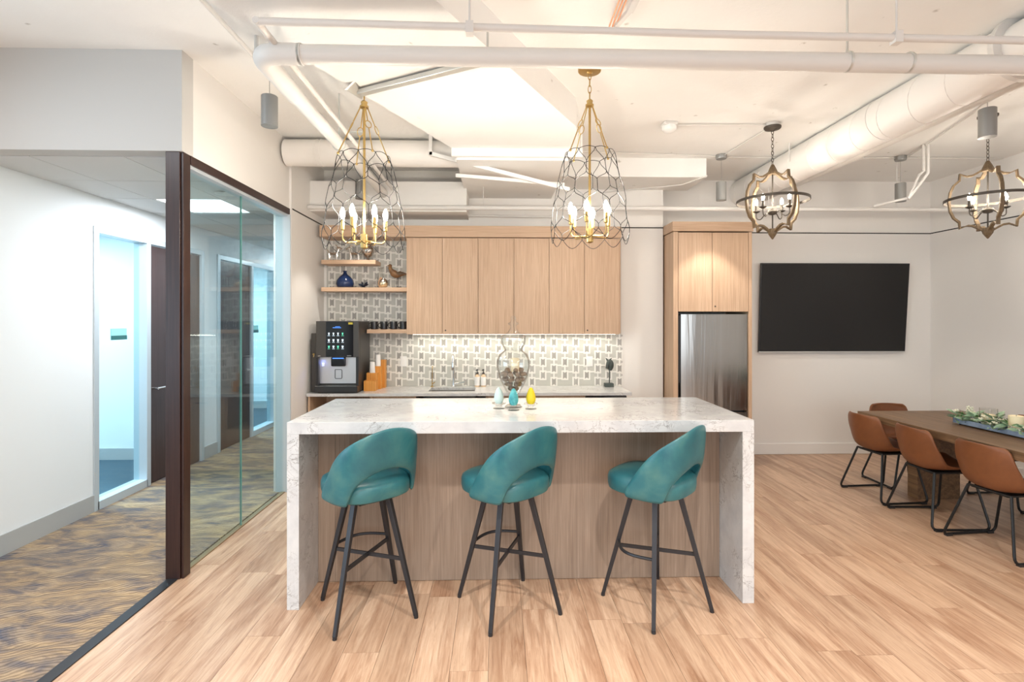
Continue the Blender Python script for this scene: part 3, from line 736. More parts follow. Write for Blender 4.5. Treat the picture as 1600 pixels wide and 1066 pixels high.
def stool_legs(t, rz, turn=0):
    # the legs stay square to their own base although the seat swivels
    A = [math.radians(a)-rz for a in (26+45, 26+135, 26+225, 26-45)]
    P = lambda a, r, z: (math.cos(a)*r, math.sin(a)*r, z)
    for a in A:
        l = MB().bar(P(a, .305, .012), P(a, .128, .664), .021, .021, .030).build('leg', 'iron', t, bevel=.003)
        MB().cyl(P(a, .306, 0), P(a, .3045, .014), .012, n=10).build('foot_cap', 'blackp', l)
    z = .315; r = .305 - (.305-.128)*(z/.652)
    MB().bar(P(A[0], r, z), P(A[2], r, z), .010, .022).build('cross_bar', 'iron', t)
    MB().bar(P(A[1], r, z+.001), P(A[3], r, z+.001), .010, .020).build('cross_bar', 'iron', t)
    z2 = .345; r2 = .305 - (.305-.128)*(z2/.652); a0, a1 = (A[1], A[2]) if turn else (A[0], A[1])
    pts = []
    for i in range(11):
        u = i/10; p = Vector(P(a0, r2, z2)).lerp(Vector(P(a1, r2, z2)), u); mid = (a0+a1)/2
        pts.append(p + Vector((math.cos(mid), math.sin(mid), 0))*.075*math.sin(PI*u))
    MB().tube(pts, .009, 8).build('footrest', 'iron', t, smooth=True)
    MB().box(-.11, .11, -.11, .11, .640, .662).build('swivel_plate', 'blackm', t)
SL = ['teal leather bar stool at the left end of the island', 'teal leather bar stool at the middle of the island', 'teal leather bar stool at the right end of the island']
SR = [math.radians(43), math.radians(45), math.radians(47)]
for i, (x, y) in enumerate(((-.74, 3.018), (.062, 3.03), (.92, 3.028))):
    s = make_stool(); stool_legs(s, SR[i], i == 2); s.location = (x, y, 0); s.rotation_euler = (0, 0, SR[i])
    s['label'] = SL[i]; s['group'] = 'teal bar stools at the island'

# ---------------------------------------------------------------- dining table
t = thing('dining_table', (4.03, 4.0, 0), 'long dark brown plank dining table on thick pedestals', 'table')
TX0, TX1, TY0, TY1 = 3.512, 4.55, 2.35, 5.03
M['tablew'] = wood('brown_plank_wood', srgb(88, 66, 46), srgb(122, 94, 68), srgb(150, 118, 86), 'y', .45)
n = 7
for i in range(n):
    a = TX0 + (TX1-TX0)*i/n; b = TX0 + (TX1-TX0)*(i+1)/n
    MB().box(a+.0005, b-.0005, TY0, TY1, .697, .76).build('board', 'tablew', t, bevel=.0015)
for y0 in (4.72, 2.62):
    MB().box(3.86, 4.26, y0, y0+.12, .0, .64).build('pedestal', 'tablew', t, bevel=.003)
MB().box(3.78, 4.28, TY0+.15, TY1-.15, .64, .697).build('under_rail', 'tablew', t)

# dining chairs
def chair_shell():
    mb = MB(); ns, nt_ = 26, 16
    key = [(.235, .455, .195), (.20, .462, .215), (.10, .452, .232), (0, .440, .236), (-.10, .434, .236), (-.175, .452, .235), (-.215, .52, .232), (-.232, .60, .226), (-.245, .68, .214), (-.255, .745, .196), (-.257, .772, .165)]
    pr = smoothpath([(a, b, c) for a, b, c in key], 3)
    vs_ = []
    L = len(pr)
    for i, p in enumerate(pr):
        s_ = i/(L-1)
        for j in range(nt_+1):
            u = -1 + 2*j/nt_
            back = min(1, max(0, (s_-.40)/.25)); seatf = 1-back
            mid = math.exp(-((s_-.52)/.17)**2)
            y = p.x + back*.060*abs(u)**2.2 + mid*.05*abs(u)**3
            z = p.y + seatf*.030*abs(u)**2.5 + mid*.045*abs(u)**3
            vs_.append((u*p.z, y, z))
    m = nt_+1
    fs = [(i*m+j, i*m+j+1, (i+1)*m+j+1, (i+1)*m+j) for i in range(L-1) for j in range(nt_)]
    return mb.add(vs_, fs)
def make_chair():
    t = thing('dining_chair', (0, 0, 0), 'x', 'chair')
    o = chair_shell().build('shell', 'tan', t, smooth=True, sub=1)
    sm = o.modifiers.new('thick', 'SOLIDIFY'); sm.thickness = .020; sm.offset = -1
    o.modifiers.move(1, 0)
    for s_ in (-1, 1):
        pts = [(s_*.15, .17, .43), (s_*.255, .225, .012), (s_*.255, -.235, .012), (s_*.15, -.13, .425)]
        f = MB().tube(rounded(pts, .05, 4), .0095, 8).build('sled_leg', 'blackm', t, smooth=True)
        for ya in (.15, -.21): MB().box(s_*.255-.014, s_*.255+.014, ya, ya+.05, 0, .016).build('foot_pad', 'blackp', f)
    MB().tube([(-.15, .17, .43), (.15, .17, .43)], .009, 8).tube([(-.15, -.13, .425), (.15, -.13, .425)], .009, 8).box(-.13, .13, -.13, .17, .412, .424).build('under_frame', 'blackm', t, smooth=True)
    return t
ch0 = make_chair()
CH = [(3.62, 4.84, -86, 'tan leather dining chair on the near side of the table, farthest along'),
      (3.625, 4.245, -92, 'tan leather dining chair on the near side of the table, second from the far end'),
      (3.66, 3.69, -84, 'tan leather dining chair on the near side, cut by the right edge'),
      (4.09, 5.20, 180, 'tan leather dining chair at the far head of the table'),
      (4.66, 4.60, 90, 'tan leather dining chair on the far side of the table, near its far end'),
      (4.66, 4.02, 92, 'tan leather dining chair on the far side of the table, behind the centre tray')]
for i, (x, y, a, lb) in enumerate(CH):
    o = ch0 if i == 0 else dup(ch0, (x, y, 0), math.radians(a))
    o.location = (x, y, 0); o.rotation_euler = (0, 0, math.radians(a)); o['label'] = lb; o['group'] = 'tan chairs at the dining table'

# centre tray, candles, greenery
t = thing('tray', (4.0, 4.0, .76), 'long blue grey zinc tray running down the dining table', 'tray')
ax0, ax1, ay0, ay1 = 3.905, 4.105, 3.25, 4.40
MB().box(ax0+.01, ax1-.01, ay0, ay1, .772, .778).box(ax0, ax0+.008, ay0, ay1, .772, .812).box(ax1-.008, ax1, ay0, ay1, .772, .812).box(ax0, ax1, ay0, ay0+.008, .772, .812).box(ax0, ax1, ay1-.008, ay1, .772, .812).build('trough', 'traym', t, bevel=.002)
for yy in (ay0+.05, ay1-.05):
    for xx in (ax0+.02, ax1-.02): MB().ball((xx, yy, .766), .009, rz=.006).build('foot', 'iron', t, smooth=True)
for i, (yy, hh, hw) in enumerate(((4.17, .10, .045), (3.94, .13, .048), (3.62, .11, .045))):
    lb = ['cream pillar candle in a glass cylinder, nearest the far end of the tray', 'taller cream pillar candle in the middle of the tray', 'cream pillar candle near the close end of the tray'][i]
    c = thing('pillar_candle', (4.0, yy, .778), lb, 'candle', 'candles in the table tray')
    MB().lathe([(hw, 0), (hw, hh), (hw-.006, hh+.003), (hw-.010, hh-.004), (.0001, hh-.006)], (4.0, yy, .778)).build('wax', 'wax', c, smooth=True)
    MB().cyl((4.0, yy, .778+hh-.008), (4.0, yy, .778+hh+.010), .0015, n=6).build('wick', 'blackp', c)
    if i != 1: MB().lathe([(hw+.012, 0), (hw+.014, hh+.05), (hw+.011, hh+.05), (hw+.010, .004)], (4.0, yy, .778)).build('glass_sleeve', 'glassc', c, smooth=True)
g = thing('greenery_garland', (4.0, 3.85, .78), 'artificial greenery and cream flowers filling the blue tray', 'garland')
leafm = {}
def leaf_mesh(L, Wd, mat):
    vs_ = [(0, 0, 0), (Wd*.5, L*.35, .004), (Wd*.38, L*.7, -.002), (0, L, -.010), (-Wd*.38, L*.7, -.002), (-Wd*.5, L*.35, .004), (0, L*.35, -.004), (0, L*.7, -.008)]
    o = MB().add(vs_, [(0, 1, 6), (0, 6, 5), (1, 2, 7, 6), (6, 7, 4, 5), (2, 3, 7), (7, 3, 4)]).build('leaf', mat, None, smooth=True)
    d = o.data; bpy.data.objects.remove(o); return d
big = [leaf_mesh(.095, .050, 'leaf'), leaf_mesh(.080, .040, 'leaf'), leaf_mesh(.06, .024, 'leafd')]
rl = random.Random(3)
for k in range(280):
    o = bpy.data.objects.new('leaf', big[rl.choice([0, 1, 1, 2, 2])]); COL.objects.link(o); o.parent = g
    yy = rl.uniform(ay0+.02, ay1-.01); side = rl.choice((-1, 1)); xx = rl.choice([4.005+side*rl.uniform(.055, .088), 4.005+rl.uniform(-.08, .08)])
    if abs(xx-4.0) < .065 and min(abs(yy-q) for q in (4.17, 3.94, 3.62)) < .07: xx = 4.0 + side*.075
    o.location = (xx-4.0, yy-3.85, rl.uniform(.02, .085))
    o.rotation_euler = (rl.uniform(-.35, .75), rl.uniform(-.5, .5), (PI/2 if xx < 4 else -PI/2) + rl.uniform(-1.1, 1.1))
fm = MB()
for k in range(70):
    yy = rl.uniform(ay0, ay1); xx = 4.005 + rl.choice((-1, 1))*rl.uniform(.05, .10); zz = rl.uniform(.82, .875)
    fm.ball((xx, yy, zz), rl.uniform(.006, .012), n=6, m=4)
    for q in range(4):
        a = rl.uniform(0, 2*PI); fm.add([(xx, yy, zz), (xx+.018*math.cos(a), yy+.018*math.sin(a), zz+.010), (xx+.022*math.cos(a+.5), yy+.022*math.sin(a+.5), zz+.002)], [(0, 1, 2)])
for k in range(26):
    zz = .86 + k*.0022; a = k*2.4; fm.ball((4.0+.016*math.cos(a), 4.34+.02*math.sin(a), zz), .008, n=6, m=4)
for k in range(20):
    a = k*2.4; fm.tube([(3.905, 3.60+.01*k/3, .83), (3.885, 3.59+.015*math.cos(a), .80), (3.872+.01*math.sin(a), 3.58+.04*math.cos(a), .77)], [.003, .003, .001], 4)
fm.build('flowers', 'petal', g, kind='stuff')
sm_ = MB()
for k in range(420):
    yy = rl.uniform(ay0, ay1); xx = 4.005 + rl.uniform(-.09, .09); zz = rl.uniform(.785, .84); a = rl.uniform(0, 2*PI); e = rl.uniform(-.4, .9)
    if min(math.hypot(xx-4, yy-q) for q in (4.17, 3.94, 3.62)) < .062: continue
    d = Vector((math.cos(a)*math.cos(e), math.sin(a)*math.cos(e), math.sin(e))); s_ = Vector((-math.sin(a), math.cos(a), 0)); p = Vector((xx, yy, zz))
    sm_.add([p, p+d*.02+s_*.007, p+d*.042, p+d*.02-s_*.007], [(0, 1, 2), (0, 2, 3)])
sm_.build('small_leaves', 'leafd', g, kind='stuff')

# ---------------------------------------------------------------- island-top objects
jx, jy = .105, 3.50
J = thing('apothecary_jar', (jx, jy, IZ), 'tall clear lidded glass jar in the middle of the island', 'jar')
MB().lathe([(.055, 0), (.06, .004), (.05, .012), (.018, .022), (.014, .05), (.030, .075), (.062, .13), (.095, .20), (.112, .27), (.112, .31), (.095, .355), (.062, .378), (.058, .385), (.066, .40), (.080, .42), (.083, .445), (.082, .465), (.078, .465), (.078, .445), (.074, .422), (.056, .392), (.054, .382), (.090, .350), (.107, .31), (.107, .27), (.090, .205), (.058, .135), (.028, .085), (.0001, .078)], (jx, jy, IZ), 32).build('jar_body', 'glassc', J, smooth=True)
MB().lathe([(.084, .466), (.086, .47), (.07, .482), (.038, .50), (.022, .525), (.018, .545), (.034, .555), (.036, .562), (.020, .570), (.014, .582), (.018, .595), (.012, .608), (.0001, .610)], (jx, jy, IZ), 28).build('lid', 'glassc', J, smooth=True)
rp = random.Random(5); placed = []
lev = [(.125, .022, 3), (.155, .042, 6), (.188, .062, 9), (.222, .072, 10), (.25, .05, 5)]
for z, R, nn in lev:
    for k in range(nn):
        a = 2*PI*k/nn + z*20; rr = .0175
        st = MB().ball((jx+math.cos(a)*R, jy+math.sin(a)*R, IZ+z), rr*rp.uniform(.95, 1.2), rr*rp.uniform(.9, 1.15), rr*rp.uniform(.75, 1.0), 10, 6)
        placed.append(st.build('pebble', 'stone', None, 'brown pebble in the glass jar on the island', 'stone', 'pebbles in the glass jar', smooth=True, org=(jx+math.cos(a)*R, jy+math.sin(a)*R, IZ+z)))
MB().lathe([(.028, .0), (.028, .085), (.024, .09), (.0001, .088)], (jx+.012, jy, IZ+.238)).build('jar_candle', 'wax', None, 'cream candle standing on the pebbles inside the glass jar', 'candle', smooth=True, org=(jx+.012, jy, IZ+.238))
for i, (cx, cy, m_, lb) in enumerate(((.008, 3.45, 'waxw', 'pale green egg-shaped candle left of the glass jar'), (.103, 3.385, 'teal_c', 'teal speckled egg-shaped candle in front of the glass jar'), (.218, 3.43, 'waxy', 'yellow egg-shaped candle right of the glass jar'))):
    if m_ == 'teal_c': M['teal_c'] = leather('speckled_teal_wax', srgb(46, 130, 140), srgb(84, 176, 180), srgb(124, 200, 196), .45, 26)
    st = thing('candle_stand', (cx, cy, IZ), ['small clear glass pedestal dish under the pale green candle', 'small clear glass pedestal dish under the teal candle', 'small clear glass pedestal dish under the yellow candle'][i], 'dish', 'glass candle dishes on the island')
    MB().lathe([(.036, 0), (.038, .004), (.022, .012), (.018, .020), (.030, .027), (.044, .032), (.046, .037), (.030, .034), (.0001, .032)], (cx, cy, IZ), 24).build('dish', 'glassc', st, smooth=True)
    MB().lathe([(.0001, .034), (.020, .034), (.029, .050), (.032, .068), (.029, .090), (.021, .115), (.013, .132), (.006, .140), (.0001, .141)], (cx, cy, IZ), 20).build('egg_candle', m_, None, lb, 'candle', 'egg candles on the island', smooth=True, org=(cx, cy, IZ+.034))

# ---------------------------------------------------------------- coffee machine and neighbours
mx0, mx1, my0, my1 = -1.885, -1.445, 5.50, 5.98
t = thing('coffee_machine', (-1.66, 5.7, .89), 'black and steel bean-to-cup coffee machine with touch screen', 'coffee machine')
MB().box(mx0, mx1, my0+.06, my1, .905, 1.637).build('casing', 'dkgrey', t, bevel=.006)
MB().box(mx0, mx1, my0, my0+.06, 1.262, 1.637).build('front_door', 'dkgrey', t, bevel=.004)
sc_ = MB().box(mx0+.105, mx1-.055, my0-.004, my0+.002, 1.268, 1.632).build('touch_screen', 'black', t)
cols_ = ['iconw', 'icong', 'iconw', 'iconw', 'iconw', 'iconb', 'icong', 'iconw', 'iconw', 'iconw', 'iconb', 'iconw']
for r_ in range(3):
    for c_ in range(4):
        xx = mx0+.135+c_*.047; zz = 1.505 - r_*.068
        k = 'icong' if (r_ == 0 and c_ == 3) or (r_ == 2 and c_ in (0, 2)) else 'iconw'
        MB().prism([(xx-.009, 0), (xx+.009, 0), (xx+.005, 1), (xx-.005, 1)], 0, 1)
        o = MB(); w_ = .010 if r_ else .008
        o.add([(xx-w_, my0-.005, zz+.012), (xx+w_, my0-.005, zz+.012), (xx+w_*.55, my0-.005, zz-.012), (xx-w_*.55, my0-.005, zz-.012)], [(0, 1, 2, 3)])
        o.add([(xx-.013, my0-.005, zz-.019), (xx+.013, my0-.005, zz-.019), (xx+.013, my0-.005, zz-.022), (xx-.013, my0-.005, zz-.022)], [(0, 1, 2, 3)])
        o.build('drink_icon', k, sc_)
MB().box(mx0+.175, mx0+.26, my0-.0055, my0-.0045, 1.565, 1.572).box(mx0+.20, mx0+.25, my0-.0055, my0-.0045, 1.577, 1.582).build('screen_heading', 'iconb', sc_)
MB().box(mx1-.105, mx1-.06, my0-.006, my0-.004, 1.602, 1.624).build('label', 'yellow', t)
MB().box(mx0+.02, mx0+.048, my0-.003, my0, 1.272, 1.278).build('badge', 'silver', t); MB().box(mx1-.12, mx1-.075, my0-.0055, my0-.0035, 1.274, 1.280).build('badge', 'silver', t)
MB().box(mx0+.025, mx1-.025, my0+.045, my0+.062, .985, 1.258).build('steel_panel', simple('satin_panel', (.60, .60, .62, 1), .38, .9), t)
M['chrome2'] = simple('satin_panel', (.60, .60, .62, 1), .35, .9)
for xa in (mx0, mx1-.028): MB().box(xa, xa+.028, my0, my0+.062, .965, 1.262).build('side_pillar', 'blackp', t)
MB().box(mx0+.15, mx0+.30, my0+.005, my0+.05, 1.165, 1.262).build('spout_head', 'black', t, bevel=.012)
MB().box(mx0+.17, mx0+.285, my0+.002, my0+.005, 1.245, 1.256).build('status_light', 'iconb', t)
pp = [(mx0+.185, my0+.043, 1.13), (mx0+.255, my0+.043, 1.13), (mx0+.255, my0+.043, 1.035), (mx0+.185, my0+.043, 1.035)]
MB().tube(rounded(pp + [pp[0]], .012, 3), .0035, 6).build('cup_outline', 'blackp', t)
MB().box(mx0+.05, mx0+.075, my0+.038, my0+.045, 1.165, 1.20).build('notice', 'white', t)
MB().box(mx0, mx1, my0-.05, my0+.062, .902, .965).build('drip_tray', 'blackp', t, bevel=.006)
MB().box(mx0+.01, mx1-.01, my0-.045, my0+.04, .965, .970).build('drip_grille', 'steel', t)
MB().box(mx0+.02, mx1-.02, my0, my1-.02, .89, .905).build('feet', 'blackp', t)
t = thing('cup_dispenser', (-1.93, 5.6, .89), 'narrow dark side unit on the left of the coffee machine', 'unit')
MB().box(-1.955, -1.89, 5.56, 5.9, .89, 1.51).build('body', 'dkgrey', t, bevel=.004)
MB().cyl((-1.925, 5.56, 1.29), (-1.925, 5.545, 1.29), .010, n=12).tube([(-1.925, 5.55, 1.29), (-1.925, 5.545, 1.26)], .003, 6).build('key_lock', 'brass', t)
t = thing('cup_organizer', (-1.39, 5.95, .89), 'stepped bamboo cup and lid organiser beside the coffee machine', 'organiser')
def openbox(x0, x1, y0, y1, z0, z1, w=.007, cut=0):
    m = MB().box(x0, x0+w, y0, y1, z0, z1).box(x1-w, x1, y0, y1, z0, z1).box(x0+w, x1-w, y1-w, y1, z0, z1).box(x0+w, x1-w, y0, y0+w, z0, z1-cut).box(x0+w, x1-w, y0+w, y1-w, z0, z0+w); return m
openbox(-1.425, -1.305, 5.63, 5.72, .89, 1.00).build('front_bin', 'bamboo', t)
openbox(-1.418, -1.31, 5.722, 5.81, .89, 1.075).build('middle_bin', 'bamboo', t)
openbox(-1.385, -1.285, 5.812, 5.90, .89, 1.14).build('rear_bin', 'bamboo', t)
openbox(-1.355, -1.26, 5.902, 5.99, .89, 1.20).build('back_bin', 'bamboo', t)
def cupstack(x, y, z0, z1, lb):
    c = thing('paper_cup_stack', (x, y, z0), lb, 'cups', 'stacked paper cups in the bamboo organiser')
    n_ = 6; h = (z1-z0)
    prof = []
    MB().lathe([(.037, 0), (.038, .004), (.026, h), (.0001, h)], (x, y, z0), 18).build('top_cup', 'paper', c, smooth=True)
    for k in range(3):
        MB().lathe([(.0385, .006+k*.007), (.0395, .009+k*.007), (.0385, .012+k*.007)], (x, y, z0), 18).build('rim', 'paper', c, smooth=True)
cupstack(-1.366, 5.766, .90, 1.19, 'lower stack of white paper cups in the bamboo organiser')
cupstack(-1.325, 5.857, .90, 1.265, 'taller stack of white paper cups in the bamboo organiser')
# mugs
def mug(x, y, z, lb):
    t = thing('mug', (x, y, z), lb, 'mug', 'black mugs on the low shelf')
    MB().lathe([(.034, 0), (.038, .004), (.041, .085), (.040, .088), (.037, .084), (.034, .008), (.0001, .006)], (x, y, z), 24).build('cup', 'mug', t, smooth=True)
    MB().tube([(x-.038, y, z+.070), (x-.055, y, z+.068), (x-.063, y, z+.045), (x-.055, y, z+.022), (x-.037, y, z+.018)], .005, 8).build('handle', 'mug', t, smooth=True)
ml = ['black mug at the left end of the low shelf, half behind the coffee machine', 'black mug second from the left on the low shelf', 'black mug second from the right on the low shelf', 'black mug at the right end of the low shelf against the wall cabinet']
for i in range(4): mug(-1.372+i*.107, 5.88, 1.545, ml[i])
# shelf ornaments
def dog(x, flip, lb):
    t = thing('dog_figurine', (x, 5.9, 2.306), lb, 'figurine', 'dog figurines on the short shelf')
    f = -1 if flip else 1; z = 2.306; P = lambda a, b, c=0: (x+a*f, 5.9+c, z+b)
    mb = MB()
    mb.tube(smoothpath([P(-.055, .085), P(-.02, .082), (P(.03, .082))], 3), .013, 8)
    for a, c in ((-.055, -.012), (-.055, .016), (.028, -.012), (.028, .016)): mb.tube([P(a, .085, c), P(a-.004, .045, c), P(a, 0, c)], [.011, .008, .009], 8)
    mb.tube(smoothpath([P(.028, .085), P(.040, .115), P(.042, .140)], 3), .011, 8)
    mb.build('body', 'silver', t, smooth=True)
    MB().tube(smoothpath([P(.030, .140), P(.052, .145), P(.082, .130)], 3), [.012]*4+[.010, .008, .007], 8).build('head', 'silver', t, smooth=True)
    MB().tube([P(.034, .148), P(.022, .172), P(.005, .178)], [.006, .007, .004], 8).build('ear', 'silver', t, smooth=True)
    MB().tube([P(-.058, .090), P(-.075, .115), P(-.090, .128)], [.007, .005, .004], 8).build('tail', 'silver', t, smooth=True)
dog(-1.815, False, 'shiny silver dog figurine facing right on the short shelf')
dog(-1.610, True, 'shiny silver dog figurine facing left on the short shelf')
t = thing('urn', (-1.445, 5.9, 2.306), 'silver footed urn at the right end of the short shelf', 'urn')
MB().lathe([(.050, 0), (.050, .006), (.022, .014), (.012, .032), (.016, .042), (.045, .062), (.066, .095), (.070, .125), (.060, .15), (.040, .165), (.038, .185), (.052, .205), (.055, .21), (.046, .208), (.034, .185), (.0001, .10)], (-1.445, 5.9, 2.306), 28).build('bowl', 'silver', t, smooth=True)
t = thing('vase', (-1.70, 5.9, 2.006), 'round dark blue ceramic vase on the long shelf', 'vase')
MB().lathe([(.060, 0), (.085, .010), (.098, .045), (.090, .085), (.060, .125), (.028, .150), (.019, .165), (.018, .182), (.024, .186), (.024, .190), (.015, .189), (.014, .16), (.0001, .12)], (-1.70, 5.9, 2.006), 32).build('body', 'bluegl', t, smooth=True)
t = thing('coral_ornament', (-1.49, 5.88, 2.006), 'small dark spiky branching ornament beside the blue vase', 'ornament')
mb = MB(); rr = random.Random(2)
mb.lathe([(.04, 0), (.042, .005), (.01, .012)], (-1.49, 5.88, 2.006), 14)
for k in range(16):
    a = rr.uniform(0, 2*PI); e = rr.uniform(.25, 1.1); L = rr.uniform(.06, .095)
    mb.tube([(-1.49, 5.88, 2.018), (-1.49+math.cos(a)*math.cos(e)*L*.6, 5.88+math.sin(a)*math.cos(e)*L*.5, 2.018+math.sin(e)*L*.5), (-1.49+math.cos(a)*math.cos(e)*L, 5.88+math.sin(a)*math.cos(e)*L*.6, 2.018+math.sin(e)*L*.75)], [.006, .009, .002], 6)
mb.build('branches', simple('dark_blue_metal', (.03, .04, .07, 1), .2, .7), t, smooth=True)
t = thing('glass_bottle', (-1.315, 5.94, 2.006), 'clear glass bottle with amber strands behind the round glass', 'bottle')
MB().lathe([(.040, 0), (.044, .01), (.044, .09), (.030, .14), (.016, .17), (.014, .215), (.032, .232), (.034, .238), (.012, .22), (.040, .09), (.036, .01), (.0001, .006)], (-1.315, 5.95, 2.006), 24).build('bottle', 'glassc', t, smooth=True)
mb = MB()
for k in range(9):
    a = k*2.2; mb.tube(smoothpath([(-1.315+.018*math.cos(a), 5.95+.018*math.sin(a), 2.015), (-1.315+.028*math.cos(a+1), 5.95+.028*math.sin(a+1), 2.06), (-1.315+.01*math.cos(a+2), 5.95+.01*math.sin(a+2), 2.13)], 4), .003, 5)
mb.build('amber_strands', simple('amber_orange', (.75, .38, .18, 1), .4, 0, (1, .55, .25, 1), .15), t, smooth=True)
t = thing('glass_globe', (-1.265, 5.86, 2.006), 'small round two-tone mirrored glass globe on the long shelf', 'ornament')
MB().lathe([(.022, 0), (.040, .012), (.051, .038), (.050, .055)], (-1.265, 5.86, 2.006), 24).build('lower_half', simple('amber_mirror', (.75, .62, .42, 1), .15, .8), t, smooth=True)
MB().lathe([(.050, .055), (.044, .078), (.028, .096), (.018, .100), (.018, .106), (.0001, .106)], (-1.265, 5.86, 2.006), 24).build('upper_half', 'silver', t, smooth=True)
t = thing('bird_figurine', (-1.13, 5.90, 2.006), 'carved brown wooden bird on a stand at the end of the long shelf', 'figurine')
bx_, bz = -1.13, 2.006
MB().tube(smoothpath([(bx_-.075, 5.9, bz+.235), (bx_-.060, 5.9, bz+.20), (bx_-.030, 5.9, bz+.165), (bx_+.01, 5.9, bz+.145), (bx_+.06, 5.9, bz+.15), (bx_+.12, 5.9, bz+.158)], 3), [.018, .022, .021, .024, .030, .036, .040, .040, .038, .034, .026, .020, .014, .010, .006, .003], 12).build('body', 'birdw', t, smooth=True)
MB().ball((bx_-.070, 5.9, bz+.248), .021, .018, .020).build('head', 'birdw', t, smooth=True)
MB().tube([(bx_-.085, 5.9, bz+.250), (bx_-.112, 5.9, bz+.243)], [.007, .001], 8).build('beak', 'birdw', t, smooth=True)
MB().add([(bx_-.01, 5.862, bz+.17), (bx_+.05, 5.860, bz+.185), (bx_+.115, 5.88, bz+.165), (bx_+.04, 5.862, bz+.14), (bx_-.01, 5.87, bz+.17), (bx_+.05, 5.87, bz+.185), (bx_+.115, 5.89, bz+.165), (bx_+.04, 5.87, bz+.14)], [(0,1,2,3), (7,6,5,4), (0,4,5,1), (1,5,6,2), (2,6,7,3), (3,7,4,0)]).build('wing', simple('dark_feather', (.10, .06, .03, 1), .6), t)
MB().tube([(bx_+.008, 5.895, bz+.115), (bx_+.004, 5.895, bz+.01)], .003, 6).tube([(bx_+.02, 5.905, bz+.115), (bx_+.018, 5.905, bz+.01)], .003, 6).build('legs', 'blackm', t)
MB().box(bx_-.045, bx_+.06, 5.865, 5.935, bz, bz+.010).build('base', 'blackm', t)
# horse head sculpture
hx, hy = 1.262, 5.93
t = thing('horse_head_sculpture', (hx, hy, .89), 'dark horse head sculpture on a rod and block at the right end of the counter', 'sculpture')
MB().box(hx-.05, hx+.05, hy-.04, hy+.04, .89, .932).build('block', 'verdi', t, bevel=.004)
MB().cyl((hx+.008, hy, .93), (hx+.008, hy, 1.10), .006, n=8).build('rod', 'verdi', t)
MB().tube(smoothpath([(hx+.012, hy, 1.075), (hx+.022, hy, 1.12), (hx+.018, hy, 1.165), (hx+.0, hy, 1.185)], 3), [.018, .024, .030, .034, .036, .036, .034, .031, .029, .027], 12).build('neck', 'verdi', t, smooth=True)
MB().tube(smoothpath([(hx+.008, hy-.005, 1.175), (hx-.012, hy-.010, 1.140), (hx-.024, hy-.012, 1.095)], 4), [.030, .030, .028, .025, .022, .020, .018, .016, .014], 12).build('muzzle', 'verdi', t, smooth=True)
for s_, xx in ((-1, hx-.022), (1, hx+.022)): MB().tube([(xx*.5+hx*.5, hy, 1.185), (xx+s_*.012, hy, 1.218)], [.012, .003], 8).build('ear', 'verdi', t, smooth=True)

